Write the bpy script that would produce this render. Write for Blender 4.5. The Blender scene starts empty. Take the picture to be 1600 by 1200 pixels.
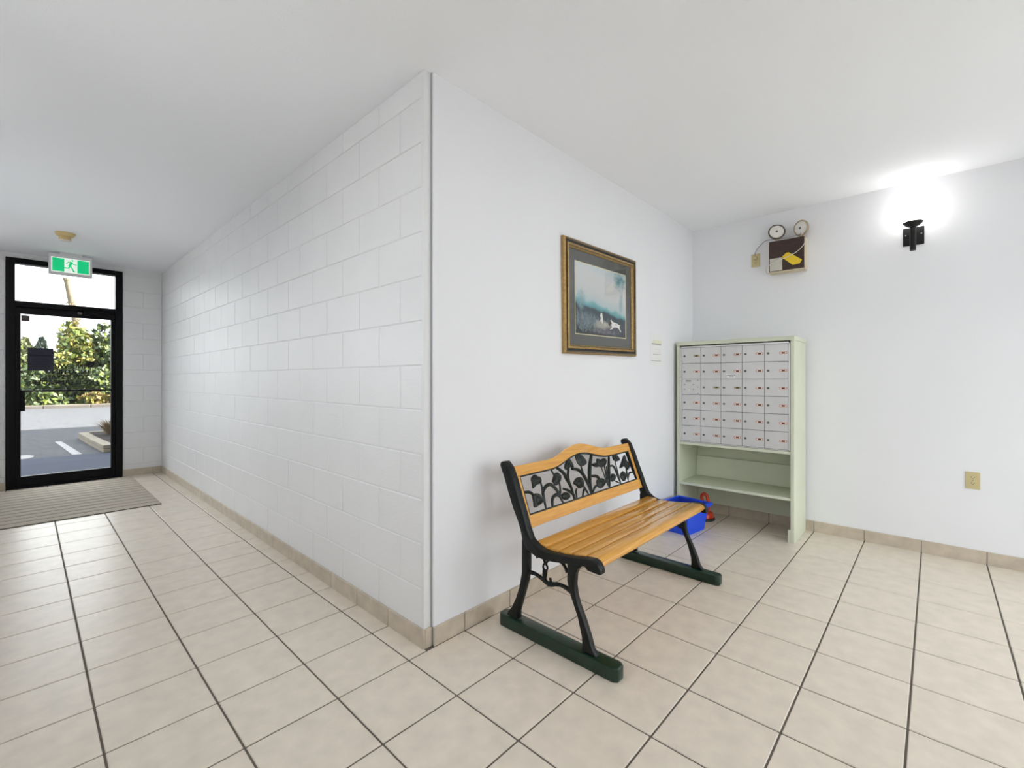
import bpy, bmesh, math, random
from mathutils import Vector, Matrix, Euler
random.seed(7)
R = math.radians
sc = bpy.context.scene
col = sc.collection

# ------------------------------------------------------------------ camera
cam_d = bpy.data.cameras.new('camera')
cam_d.sensor_width = 36.0
cam_d.lens = 709.03 / 1600 * 36
cam_d.shift_y = -0.00422
cam_d.clip_start = 0.02
cam_d.clip_end = 300
cam = bpy.data.objects.new('camera', cam_d)
cam.location = (-1.2742, -1.6838, 1.22)
cam.rotation_euler = (R(90), 0, -0.8208)
col.objects.link(cam)
sc.camera = cam

# ------------------------------------------------------------------ light
world = bpy.data.worlds.new('sky')
sc.world = world
world.use_nodes = True
wb = world.node_tree.nodes['Background']
wb.inputs[0].default_value = (0.945, 0.96, 1.0, 1)
wb.inputs[1].default_value = 2.6

sun_d = bpy.data.lights.new('sun', 'SUN')
sun_d.energy = 21.0
sun_d.angle = R(0.6)
sun_d.color = (1.0, 0.93, 0.82)
sun = bpy.data.objects.new('sun', sun_d)
sun.rotation_euler = Vector((-0.75, 0.35, -0.62)).to_track_quat('-Z', 'Y').to_euler()
sun.location = (15, -10, 20)
col.objects.link(sun)

XL0 = -1.90
def portal(name, loc, rot, sx, sy):
    d = bpy.data.lights.new(name, 'AREA')
    d.shape = 'RECTANGLE'; d.size = sx; d.size_y = sy
    d.cycles.is_portal = True
    o = bpy.data.objects.new(name, d)
    o.location = loc; o.rotation_euler = rot
    col.objects.link(o)
portal('door_daylight', (-0.93, 5.99, 1.28), (R(-90), 0, 0), 1.0, 2.6)       # shines toward -Y
portal('lobby_daylight', (1.60, -3.07, 1.30), (R(90), 0, 0), 2.8, 2.5)        # portal of the unseen glazed bay, toward +Y
portal('added_corridor_daylight', (XL0 - 0.17, 3.2, 1.70), (0, R(-90), 0), 1.2, 2.2)       # portal of the added far left window, toward +X
portal('added_side_daylight', (XL0 - 0.17, 0.05, 1.88), (0, R(-90), 0), 1.20, 1.5)       # portal of the added near left window, toward +X

LAMP = 2.4          # radiance of the globe lamps
sc.view_settings.view_transform = 'Standard'
sc.view_settings.look = 'None'
sc.view_settings.gamma = 1
sc.view_settings.exposure = 0.89
sc.view_settings.use_curve_mapping = False
sc.cycles.max_bounces = 8
sc.cycles.diffuse_bounces = 6
sc.cycles.adaptive_threshold = 0.02
sc.cycles.sample_clamp_indirect = 8

# ------------------------------------------------------------------ dimensions
H = 2.63          # ceiling
XB = -0.038       # face of the block wall
L = 3.053         # right wall
M = 5.795         # far wall with the glass door
XL = XL0        # corridor's left wall
YB = -2.85        # lobby back wall

# ------------------------------------------------------------------ materials
MATS = {}
def nd(t, typ, **kw):
    n = t.nodes.new(typ)
    for k, v in kw.items(): setattr(n, k, v)
    return n
def mat(name, c, rough=0.6, metal=0.0, var=0.0, vscale=6.0, bump=0.0, bscale=80.0, spec=0.5,
        coat=0.0, emit=None, estr=0.0, c2=None, stretch=None, detail=4.0, bdist=0.002):
    m = bpy.data.materials.new(name); m.use_nodes = True
    t = m.node_tree; b = t.nodes['Principled BSDF']
    b.inputs['Base Color'].default_value = (*c, 1)
    b.inputs['Roughness'].default_value = rough
    b.inputs['Metallic'].default_value = metal
    b.inputs['Specular IOR Level'].default_value = spec
    b.inputs['Coat Weight'].default_value = coat
    b.inputs['Coat Roughness'].default_value = 0.12
    if emit:
        b.inputs['Emission Color'].default_value = (*emit, 1)
        b.inputs['Emission Strength'].default_value = estr
    if var or c2 or bump:
        geo = nd(t, 'ShaderNodeNewGeometry'); mp = nd(t, 'ShaderNodeMapping')
        t.links.new(geo.outputs['Position'], mp.inputs[0])
        if stretch: mp.inputs['Scale'].default_value = stretch
    if var or c2:
        n = nd(t, 'ShaderNodeTexNoise'); n.inputs['Scale'].default_value = vscale
        n.inputs['Detail'].default_value = detail
        t.links.new(mp.outputs[0], n.inputs[0])
        r = nd(t, 'ShaderNodeValToRGB')
        r.color_ramp.elements[0].position = 0.3; r.color_ramp.elements[1].position = 0.7
        d = c2 if c2 else tuple(x * (1 - var) for x in c)
        r.color_ramp.elements[0].color = (*d, 1); r.color_ramp.elements[1].color = (*c, 1)
        t.links.new(n.outputs[0], r.inputs[0]); t.links.new(r.outputs[0], b.inputs['Base Color'])
    if bump:
        n2 = nd(t, 'ShaderNodeTexNoise'); n2.inputs['Scale'].default_value = bscale
        n2.inputs['Detail'].default_value = 3
        t.links.new(mp.outputs[0], n2.inputs[0])
        bp = nd(t, 'ShaderNodeBump'); bp.inputs['Strength'].default_value = bump
        bp.inputs['Distance'].default_value = bdist
        t.links.new(n2.outputs[0], bp.inputs['Height']); t.links.new(bp.outputs[0], b.inputs['Normal'])
    MATS[name] = m
    return m
mat('wall_paint', (0.795, 0.80, 0.828), 0.55, bump=0.15, bscale=60, var=0.02, vscale=1.5)
mat('block_paint', (0.78, 0.78, 0.79), 0.42, bump=0.45, bscale=120, var=0.03, vscale=3, bdist=0.003)
mat('mortar_paint', (0.74, 0.74, 0.745), 0.6, bump=0.5, bscale=120)
mat('ceiling_paint', (0.905, 0.922, 0.955), 0.9, bump=0.5, bscale=260, bdist=0.002)
mat('floor_tile', (0.77, 0.685, 0.58), 0.33, bump=0.22, bscale=30, var=0.13, vscale=13, detail=9, bdist=0.0016)
mat('base_tile', (0.58, 0.50, 0.40), 0.4, bump=0.2, bscale=40, var=0.22, vscale=14, detail=8)
mat('grout', (0.13, 0.112, 0.092), 0.9, bump=0.3, bscale=200)
mat('caulk', (0.36, 0.36, 0.36), 0.9)
mat('black_aluminium', (0.0022, 0.0022, 0.003), 0.40, spec=0.16)
mat('iron', (0.0035, 0.0050, 0.0045), 0.40, bump=0.9, bscale=110, spec=0.28)
mat('cast_panel', (0.010, 0.016, 0.014), 0.38, spec=0.3, bump=0.5, bscale=120, c2=(0.003, 0.006, 0.005), vscale=30)
mat('bench_wood', (0.74, 0.39, 0.075), 0.22, c2=(0.60, 0.27, 0.04), vscale=9, stretch=(0.7, 12, 12), detail=6, coat=0.35, bump=0.02, bscale=30)
mat('skid_green', (0.0055, 0.030, 0.016), 0.28, bump=0.25, bscale=60, var=0.3, vscale=20)
mat('cabinet_green', (0.63, 0.66, 0.52), 0.45, bump=0.12, bscale=60, var=0.07, vscale=4)
mat('mail_aluminium', (0.62, 0.62, 0.62), 0.45, metal=0.25, var=0.06, vscale=9)
mat('mail_frame', (0.68, 0.68, 0.68), 0.40, metal=0.3)
mat('dark_gap', (0.025, 0.025, 0.022), 0.8)
mat('lock_metal', (0.16, 0.16, 0.15), 0.35, metal=0.7)
mat('plate_orange', (0.62, 0.20, 0.09), 0.5)
mat('plate_olive', (0.40, 0.38, 0.22), 0.5)
mat('plate_dark', (0.05, 0.02, 0.015), 0.5)
mat('plate_white', (0.75, 0.72, 0.68), 0.5)
mat('gold', (0.50, 0.33, 0.12), 0.35, metal=0.55, c2=(0.33, 0.21, 0.08), vscale=60)
mat('gold_dark', (0.20, 0.15, 0.09), 0.35, metal=0.5, c2=(0.12, 0.09, 0.06), vscale=40)
mat('frame_channel', (0.035, 0.035, 0.033), 0.45, metal=0.3)
mat('mat_board', (0.10, 0.103, 0.098), 0.85)
mat('cream', (0.72, 0.66, 0.45), 0.6)
mat('paper', (0.80, 0.80, 0.79), 0.8)
mat('reed_pale', (0.24, 0.33, 0.36), 0.8)
mat('print_grey', (0.42, 0.42, 0.41), 0.8)
mat('print_yellow', (0.74, 0.74, 0.55), 0.8)
mat('ivory_plastic', (0.56, 0.48, 0.26), 0.4)
mat('slot_black', (0.01, 0.008, 0.006), 0.6)
mat('beige_metal', (0.60, 0.52, 0.36), 0.45)
mat('dark_woodgrain', (0.052, 0.020, 0.011), 0.45, c2=(0.020, 0.008, 0.005), vscale=10, stretch=(1, 1.5, 22))
mat('lamp_brass', (0.44, 0.36, 0.24), 0.3, metal=0.6)
mat('lamp_rim_dark', (0.11, 0.09, 0.07), 0.35, metal=0.6)
mat('reflector', (0.80, 0.77, 0.72), 0.22, metal=0.35, bump=0.4, bscale=160)
mat('tag_yellow', (0.80, 0.56, 0.02), 0.5)
mat('tag_white', (0.60, 0.57, 0.50), 0.7, var=0.15, vscale=70)
mat('cord_white', (0.66, 0.63, 0.58), 0.4)
mat('cord_grey', (0.25, 0.26, 0.28), 0.4)
mat('sconce_black', (0.006, 0.006, 0.006), 0.45, spec=0.3)
mat('screw', (0.7, 0.7, 0.7), 0.25, metal=1)
mat('globe', (0.9, 0.9, 0.9), 0.3, emit=(1.0, 0.97, 0.93), estr=LAMP)
mat('added_light_diffuser', (0.9, 0.9, 0.9), 0.4, emit=(1.0, 0.985, 0.97), estr=3.0)  # glow of the ceiling fixture added behind the camera
mat('bin_blue', (0.010, 0.075, 0.74), 0.35)
mat('bin_inside', (0.004, 0.03, 0.40), 0.5)
mat('red_plastic', (0.60, 0.05, 0.015), 0.3)
mat('black_rubber', (0.012, 0.012, 0.012), 0.6)
mat('sign_housing', (0.66, 0.66, 0.66), 0.45)
mat('sign_green', (0.0, 0.55, 0.20), 0.4, emit=(0.0, 0.72, 0.26), estr=0.22)
mat('sign_white', (0.8, 0.86, 0.8), 0.4, emit=(0.93, 1.0, 0.93), estr=0.26)
mat('detector_yellow', (0.58, 0.44, 0.20), 0.5)
mat('detector_white', (0.75, 0.70, 0.62), 0.5)
mat('mat_rib', (0.50, 0.44, 0.36), 0.85, bump=0.7, bscale=300, c2=(0.38, 0.335, 0.275), vscale=160)
mat('mat_base', (0.085, 0.075, 0.062), 0.9)
mat('notice_back', (0.030, 0.030, 0.048), 0.8)
mat('notice_lines', (0.012, 0.012, 0.024), 0.8)
mat('sticker_dark', (0.10, 0.085, 0.08), 0.7, c2=(0.05, 0.035, 0.035), vscale=120)
mat('letter_dark', (0.004, 0.007, 0.005), 0.6, spec=0.1)
mat('asphalt', (0.078, 0.080, 0.089), 0.9, spec=0.08, c2=(0.040, 0.042, 0.050), vscale=16, bump=0.3, bscale=70, detail=8)
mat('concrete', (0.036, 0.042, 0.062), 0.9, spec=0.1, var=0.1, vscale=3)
mat('pale_bounce_paving', (0.55, 0.545, 0.535), 0.9, var=0.1, vscale=1.5)  # unseen paving, kept pale to bounce light in through the left windows
mat('bounce_paving', (0.155, 0.160, 0.170), 0.9, var=0.1, vscale=1.5)  # unseen paving, tone set for the light it bounces onto the ceiling
mat('kerb', (0.085, 0.075, 0.068), 0.9, var=0.25, vscale=3)
mat('line_paint', (0.20, 0.20, 0.205), 0.8, c2=(0.14, 0.14, 0.15), vscale=16)
mat('soil', (0.030, 0.027, 0.026), 0.95, spec=0.1, bump=1.0, bscale=30, c2=(0.014, 0.012, 0.012), vscale=20, bdist=0.03)
mat('timber', (0.139, 0.122, 0.089), 0.85, c2=(0.083, 0.073, 0.056), vscale=8)
mat('dry_grass', (0.149, 0.103, 0.040), 0.9, c2=(0.099, 0.063, 0.023), vscale=6)
mat('verge_grass', (0.119, 0.125, 0.040), 0.95, c2=(0.132, 0.099, 0.059), vscale=1.2, bump=0.6, bscale=20)
mat('leaf_ivy', (0.037, 0.058, 0.022), 0.55, c2=(0.010, 0.020, 0.010), vscale=3.0)
mat('leaf_green', (0.109, 0.132, 0.025), 0.55, c2=(0.028, 0.050, 0.011), vscale=2.2)
mat('leaf_yellow', (0.205, 0.165, 0.030), 0.55, c2=(0.079, 0.096, 0.020), vscale=2.0)
mat('leaf_conifer', (0.028, 0.043, 0.028), 0.7, c2=(0.017, 0.028, 0.020), vscale=1.5)
mat('leaf_olive', (0.092, 0.103, 0.040), 0.7, c2=(0.056, 0.070, 0.026), vscale=1.5)
mat('bark', (0.30, 0.20, 0.11), 0.9, c2=(0.16, 0.10, 0.06), vscale=5, bump=1, bscale=10)
mat('pole_wood', (0.165, 0.136, 0.096), 0.9, c2=(0.119, 0.096, 0.066), vscale=3)
mat('stucco', (0.55, 0.45, 0.38), 0.9, var=0.1, vscale=2)
mat('roof_shingle', (0.20, 0.18, 0.17), 0.9, var=0.3, vscale=3)
mat('facade', (0.60, 0.60, 0.60), 0.8, var=0.05, vscale=2)
mat('dog_white', (0.80, 0.78, 0.75), 0.7)
mat('dog_dark', (0.045, 0.040, 0.042), 0.7)

def glass_mat(name, tint=(1, 1, 1)):
    m = bpy.data.materials.new(name); m.use_nodes = True; t = m.node_tree
    t.nodes.remove(t.nodes['Principled BSDF'])
    tr = nd(t, 'ShaderNodeBsdfTransparent'); tr.inputs[0].default_value = (*tint, 1)
    gl = nd(t, 'ShaderNodeBsdfGlossy'); gl.inputs['Roughness'].default_value = 0.02
    # Schlick reflectance, the same from both sides of the pane
    geo = nd(t, 'ShaderNodeNewGeometry'); dt = nd(t, 'ShaderNodeVectorMath', operation='DOT_PRODUCT')
    t.links.new(geo.outputs['Normal'], dt.inputs[0]); t.links.new(geo.outputs['Incoming'], dt.inputs[1])
    ab = nd(t, 'ShaderNodeMath', operation='ABSOLUTE'); t.links.new(dt.outputs['Value'], ab.inputs[0])
    su = nd(t, 'ShaderNodeMath', operation='SUBTRACT'); su.inputs[0].default_value = 1.0; t.links.new(ab.outputs[0], su.inputs[1])
    pw = nd(t, 'ShaderNodeMath', operation='POWER'); t.links.new(su.outputs[0], pw.inputs[0]); pw.inputs[1].default_value = 5.0
    ma = nd(t, 'ShaderNodeMath', operation='MULTIPLY_ADD'); t.links.new(pw.outputs[0], ma.inputs[0]); ma.inputs[1].default_value = 0.97; ma.inputs[2].default_value = 0.022
    mx = nd(t, 'ShaderNodeMixShader')
    t.links.new(ma.outputs[0], mx.inputs[0]); t.links.new(tr.outputs[0], mx.inputs[1]); t.links.new(gl.outputs[0], mx.inputs[2])
    t.links.new(mx.outputs[0], t.nodes['Material Output'].inputs[0])
    MATS[name] = m
glass_mat('glass', (0.96, 0.98, 0.97)); glass_mat('picture_glass')

def leaf_translucent(name):
    m = MATS[name]; b = m.node_tree.nodes['Principled BSDF']
    b.inputs['Specular IOR Level'].default_value = 0.3
for k in ('leaf_ivy', 'leaf_green', 'leaf_yellow'): leaf_translucent(k)

# flat print of the framed picture: misty morning, dark undergrowth, pale water band, sandy path
def print_material():
    m = bpy.data.materials.new('misty_print'); m.use_nodes = True; t = m.node_tree
    b = t.nodes['Principled BSDF']; b.inputs['Roughness'].default_value = 0.6
    uv = nd(t, 'ShaderNodeUVMap'); sp = nd(t, 'ShaderNodeSeparateXYZ')
    t.links.new(uv.outputs[0], sp.inputs[0])
    ns = nd(t, 'ShaderNodeTexNoise'); ns.inputs['Scale'].default_value = 7; ns.inputs['Detail'].default_value = 6
    t.links.new(uv.outputs[0], ns.inputs[0])
    def math_(op, a, c=None):
        n = nd(t, 'ShaderNodeMath', operation=op)
        for i, x in enumerate((a, c)):
            if x is None: continue
            if hasattr(x, 'links') or hasattr(x, 'is_linked'): t.links.new(x, n.inputs[i])
            else: n.inputs[i].default_value = x
        return n.outputs[0]
    wob = math_('MULTIPLY', math_('SUBTRACT', ns.outputs[0], 0.5), 0.13)
    # the undergrowth stands higher on the left
    lift = math_('MULTIPLY', math_('SUBTRACT', 0.42, sp.outputs[0]), 0.16)
    v = math_('SUBTRACT', math_('ADD', sp.outputs[1], wob), math_('ADD', lift, 0.045))
    r = nd(t, 'ShaderNodeValToRGB'); t.links.new(v, r.inputs[0])
    els = r.color_ramp.elements
    els[0].position = 0.0; els[0].color = (0.016, 0.022, 0.030, 1)
    els[1].position = 1.0; els[1].color = (0.50, 0.58, 0.62, 1)
    for p, c in ((0.14, (0.045, 0.055, 0.075)), (0.25, (0.022, 0.045, 0.060)), (0.31, (0.025, 0.060, 0.080)), (0.345, (0.10, 0.30, 0.34)),
                 (0.385, (0.18, 0.42, 0.45)), (0.42, (0.44, 0.54, 0.56)), (0.55, (0.56, 0.58, 0.58)), (0.8, (0.60, 0.61, 0.61))):
        e = els.new(p); e.color = (*c, 1)
    cur = r.outputs[0]
    def blob(cx, cy, rx, ry, colr, amt, noise_scale=14, prev=None):
        dx = math_('DIVIDE', math_('SUBTRACT', sp.outputs[0], cx), rx)
        dy = math_('DIVIDE', math_('SUBTRACT', sp.outputs[1], cy), ry)
        d2 = math_('ADD', math_('MULTIPLY', dx, dx), math_('MULTIPLY', dy, dy))
        n2 = nd(t, 'ShaderNodeTexNoise'); n2.inputs['Scale'].default_value = noise_scale; n2.inputs['Detail'].default_value = 5
        t.links.new(uv.outputs[0], n2.inputs[0])
        k = math_('ADD', d2, math_('MULTIPLY', math_('SUBTRACT', n2.outputs[0], 0.5), 2.2))
        a = math_('MULTIPLY', math_('SUBTRACT', 1.0, k), amt)
        cl = nd(t, 'ShaderNodeClamp'); t.links.new(a, cl.inputs[0])
        mx = nd(t, 'ShaderNodeMix', data_type='RGBA')
        t.links.new(cl.outputs[0], mx.inputs[0]); t.links.new(prev, mx.inputs[6]); mx.inputs[7].default_value = (*colr, 1)
        return mx.outputs[2]
    cur = blob(0.88, 0.88, 0.16, 0.17, (0.12, 0.27, 0.30), 0.85, 16, cur)     # tree crown upper right
    cur = blob(0.90, 0.52, 0.05, 0.20, (0.20, 0.36, 0.40), 0.7, 9, cur)       # its trunk
    cur = blob(0.10, 0.47, 0.09, 0.18, (0.20, 0.34, 0.38), 0.7, 16, cur)      # small tree left
    cur = blob(0.20, 0.20, 0.26, 0.15, (0.13, 0.18, 0.21), 0.9, 38, cur)    # reeds
    cur = blob(0.50, 0.155, 0.20, 0.085, (0.50, 0.46, 0.39), 0.9, 7, cur)     # sandy path
    cur = blob(0.55, 0.06, 0.34, 0.045, (0.16, 0.15, 0.19), 0.8, 18, cur)
    t.links.new(cur, b.inputs['Base Color'])
    MATS['misty_print'] = m
print_material()

# ------------------------------------------------------------------ helpers
class MB:
    """collects faces; build() links them as one mesh object"""
    def __init__(s): s.v = []; s.f = []; s.m = []
    def face(s, pts, mi=0):
        i = len(s.v); s.v += [tuple(p) for p in pts]; s.f.append(tuple(range(i, i + len(pts)))); s.m.append(mi)
    def box(s, a, b, mi=0):
        x0, y0, z0 = (min(a[i], b[i]) for i in range(3)); x1, y1, z1 = (max(a[i], b[i]) for i in range(3))
        i = len(s.v)
        s.v += [(x0, y0, z0), (x1, y0, z0), (x1, y1, z0), (x0, y1, z0), (x0, y0, z1), (x1, y0, z1), (x1, y1, z1), (x0, y1, z1)]
        for q in ((0, 3, 2, 1), (4, 5, 6, 7), (0, 1, 5, 4), (1, 2, 6, 5), (2, 3, 7, 6), (3, 0, 4, 7)):
            s.f.append(tuple(i + k for k in q)); s.m.append(mi)
        return s
    def prism(s, bottom, top, mi=0, caps=True):
        i = len(s.v); n = len(bottom)
        s.v += [tuple(p) for p in bottom] + [tuple(p) for p in top]
        for k in range(n):
            s.f.append((i + k, i + (k + 1) % n, i + n + (k + 1) % n, i + n + k)); s.m.append(mi)
        if caps:
            s.f.append(tuple(i + k for k in reversed(range(n)))); s.m.append(mi)
            s.f.append(tuple(i + n + k for k in range(n))); s.m.append(mi)
        return s
    def tube(s, pts, r, n=8, mi=0, flat=None):
        """round tube along pts; r number or list; flat=(axis vector, factor) squashes it along that axis"""
        pts = [Vector(p) for p in pts]; rr = r if isinstance(r, (list, tuple)) else [r] * len(pts)
        base = len(s.v); prev = None
        for k, p in enumerate(pts):
            d = (pts[min(k + 1, len(pts) - 1)] - pts[max(k - 1, 0)]).normalized()
            if prev is None:
                a = Vector((0, 0, 1)) if abs(d.z) < 0.9 else Vector((1, 0, 0))
                u = d.cross(a).normalized()
            else:
                u = (prev - d * prev.dot(d)).normalized()
            prev = u; w = d.cross(u)
            for j in range(n):
                t = 2 * math.pi * j / n
                off = (u * math.cos(t) + w * math.sin(t)) * rr[k]
                if flat: ax = Vector(flat[0]); off -= ax * off.dot(ax) * (1 - flat[1])
                s.v.append(tuple(p + off))
        for k in range(len(pts) - 1):
            for j in range(n):
                a = base + k * n + j; b = base + k * n + (j + 1) % n
                s.f.append((a, b, b + n, a + n)); s.m.append(mi)
        s.f.append(tuple(base + j for j in reversed(range(n)))); s.m.append(mi)
        e = base + (len(pts) - 1) * n
        s.f.append(tuple(e + j for j in range(n))); s.m.append(mi)
        return s
    def lathe(s, prof, origin, axis='Z', n=24, mi=0):
        """prof: [(radius, height)] turned about axis through origin"""
        o = Vector(origin); base = len(s.v)
        for r, h in prof:
            for j in range(n):
                t = 2 * math.pi * j / n; c, q = r * math.cos(t), r * math.sin(t)
                s.v.append(tuple(o + {'Z': Vector((c, q, h)), 'X': Vector((h, c, q)), 'Y': Vector((q, h, c))}[axis]))
        for k in range(len(prof) - 1):
            for j in range(n):
                a = base + k * n + j; b = base + k * n + (j + 1) % n
                s.f.append((a, b, b + n, a + n)); s.m.append(mi)
        s.f.append(tuple(base + j for j in reversed(range(n)))); s.m.append(mi)
        e = base + (len(prof) - 1) * n
        s.f.append(tuple(e + j for j in range(n))); s.m.append(mi)
        return s
    def mesh(s, name, mats, smooth=False, bevel=0.0, seg=2, weld=False):
        me = bpy.data.meshes.new(name)
        me.from_pydata(s.v, [], s.f)
        for m in (mats if isinstance(mats, (list, tuple)) else [mats]): me.materials.append(MATS[m])
        me.polygons.foreach_set('material_index', s.m)
        bm = bmesh.new(); bm.from_mesh(me)
        if weld: bmesh.ops.remove_doubles(bm, verts=bm.verts, dist=1e-5)
        bmesh.ops.recalc_face_normals(bm, faces=bm.faces)
        if bevel:
            ed = [e for e in bm.edges if len(e.link_faces) == 2 and e.calc_face_angle(0) > 0.5]
            bmesh.ops.bevel(bm, geom=ed, offset=bevel, segments=seg, affect='EDGES', profile=0.5, clamp_overlap=True)
        if smooth:
            for f in bm.faces: f.smooth = True
            for e in bm.edges:
                if len(e.link_faces) == 2 and e.calc_face_angle(0) > 0.75: e.smooth = False
        bm.to_mesh(me); bm.free(); me.update()
        return me
    def build(s, name, mats, parent=None, **kw):
        return link(name, s.mesh(name, mats, **kw), parent)
def link(name, me, parent=None, loc=None, rot=None):
    o = bpy.data.objects.new(name, me); col.objects.link(o)
    if parent is not None: o.parent = parent
    if loc: o.location = loc
    if rot: o.rotation_euler = rot
    return o
def box(name, a, b, m, parent=None, bevel=0.0, **kw):
    return MB().box(a, b).build(name, m, parent, bevel=bevel, **kw)
def tag(o, label=None, cat=None, group=None, kind=None):
    if label: o['label'] = label
    if cat: o['category'] = cat
    if group: o['group'] = group
    if kind: o['kind'] = kind
    return o
def thing(name, label, cat, group=None, loc=(0, 0, 0)):
    o = bpy.data.objects.new(name, None); col.objects.link(o); o.location = loc
    o.empty_display_size = 0.1
    return tag(o, label, cat, group)
def struct(o): o['kind'] = 'structure'; return o
def crom(pts, n=6, closed=False):
    """Catmull-Rom through pts"""
    P = [Vector(p) for p in pts]; out = []; N = len(P)
    g = (lambda i: P[i % N]) if closed else (lambda i: P[max(0, min(N - 1, i))])
    for i in range(N if closed else N - 1):
        a, b, c, d = g(i - 1), g(i), g(i + 1), g(i + 2)
        for k in range(n):
            t = k / n
            out.append(0.5 * ((2 * b) + (c - a) * t + (2 * a - 5 * b + 4 * c - d) * t * t + (3 * b - a - 3 * c + d) * t ** 3))
    if not closed: out.append(P[-1])
    return out

# ------------------------------------------------------------------ the room shell
# floor: grout bed with every tile on it
floor = struct(box('floor', (XL, YB, -0.20), (L, M + 0.02, -0.0035), 'grout'))
PX, OX = 0.3209, 0.1857
xs = [OX + PX * i for i in range(-7, 10)]
ys = [-0.0099 - 0.3209 * j for j in range(10, 0, -1)] + [-0.0099 + 0.3085 * k for k in range(0, 20)]
G = 0.0034
tile_cache = {}
def tile_mesh(w, h):
    k = (round(w, 3), round(h, 3))
    if k not in tile_cache:
        tile_cache[k] = MB().box((-w / 2, -h / 2, -0.012), (w / 2, h / 2, 0)).mesh('tile', 'floor_tile', bevel=0.0022, seg=1)
    return tile_cache[k]
rest = MB()
for i in range(len(xs) - 1):
    for j in range(len(ys) - 1):
        x0, x1 = max(xs[i], XL), min(xs[i + 1], L)
        y0, y1 = max(ys[j], YB), min(ys[j + 1], M)
        if ys[j] > -0.05: x1 = min(x1, XB)               # corridor only
        if x1 - x0 < 0.03 or y1 - y0 < 0.03: continue
        x0 += G; x1 -= G; y0 += G; y1 -= G
        if y1 < -2.3:
            rest.box((x0, y0, -0.012), (x1, y1, 0))
            continue
        t = link('tile', tile_mesh(x1 - x0, y1 - y0), floor, ((x0 + x1) / 2, (y0 + y1) / 2, random.uniform(-0.0003, 0.0003)))
tag(rest.build('tile_field', 'floor_tile', floor, bevel=0.002, seg=1), kind='stuff')

ceiling = struct(box('ceiling', (XL - 0.2, YB - 0.2, H), (L + 0.2, M + 0.2, H + 0.25), 'ceiling_paint'))

# block wall along the corridor
Y0 = 0.016
wall_block = struct(box('wall_center', (XB + 0.0036, Y0 + 0.003, 0), (0.12, M, H), 'mortar_paint'))
ZC = [0.0587 + 0.2043 * k for k in range(14)]
JG = 0.0025
bcache = {}
def block_mesh(w, h, face):
    k = (round(w, 3), round(h, 3), face)
    if k not in bcache:
        m = MB()
        if face == 'x': m.box((0, -w / 2, -h / 2), (0.03, w / 2, h / 2))
        else: m.box((-w / 2, 0, -h / 2), (w / 2, 0.03, h / 2))
        bcache[k] = m.mesh('block', 'block_paint', bevel=0.0040, seg=2)
    return bcache[k]
for k in range(13):
    z0, z1 = ZC[k], min(ZC[k + 1], H + 0.02)
    if k == 12: z1 = H - 0.001
    js = [Y0] + [0.399 - (0.192 if k % 2 else 0) + 0.3905 * n for n in range(16)]
    js = [j for j in js if j < M - 0.05] + [M]
    for a, b in zip(js[:-1], js[1:]):
        aa = a + (JG if a > Y0 else 0)
        w, h = b - JG - aa, z1 - z0 - 2 * JG
        link('block', block_mesh(w, h, 'x'), wall_block, (XB + random.uniform(-0.0006, 0.0008), (aa + b - JG) / 2, (z0 + z1) / 2))
# smooth drywall beside it
wall_dry = struct(box('wall_front', (0.006, 0.0, 0), (L + 0.15, 0.12, H), 'wall_paint'))
wall_right = struct(box('wall_right', (L, YB - 0.2, 0), (L + 0.15, 0.10, H), 'wall_paint'))
# two unseen windows added in the left wall to light the block wall
LW = [(-0.65, 0.75, 1.30, 2.45), (2.2, 4.2, 1.15, 2.30)]
m = MB(); yy = YB - 0.2
for y0, y1, z0, z1 in LW:
    m.box((XL - 0.15, yy, 0), (XL, y0, H)); m.box((XL - 0.15, y0, 0), (XL, y1, z0)); m.box((XL - 0.15, y0, z1), (XL, y1, H)); yy = y1
m.box((XL - 0.15, yy, 0), (XL, M, H))
wall_left = struct(m.build('wall_left', 'wall_paint'))
for q, (VY0, VY1, VZ0, VZ1) in enumerate(LW):
    w2 = bpy.data.objects.new('window_%d' % (q + 2), None); col.objects.link(w2); struct(w2)
    for k in range(4):
        y = VY0 + (VY1 - VY0) * k / 3
        box('mullion', (XL - 0.12, y - 0.025, VZ0), (XL - 0.05, y + 0.025, VZ1), 'black_aluminium', w2)
    for z in (VZ0, VZ1): box('rail', (XL - 0.12, VY0, z - 0.025), (XL - 0.05, VY1, z + 0.025), 'black_aluminium', w2)
    for k in range(3):
        y0 = VY0 + (VY1 - VY0) * k / 3 + 0.025; y1 = VY0 + (VY1 - VY0) * (k + 1) / 3 - 0.025
        box('pane', (XL - 0.088, y0, VZ0 + 0.025), (XL - 0.082, y1, VZ1 - 0.025), 'glass', w2)
# plastered return and open joint at the outside corner
struct(MB().box((XB, Y0 - 0.0005, 0.0), (0.0, Y0 + 0.02, H)).build('trim_1', 'mortar_paint'))
struct(MB().box((-0.001, 0.006, 0.0), (0.0065, Y0 + 0.02, H)).build('trim_2', 'caulk'))
struct(MB().box((0.0022, -0.0030, 0.085), (0.030, 0.010, H)).build('trim_3', 'wall_paint', bevel=0.003))

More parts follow.
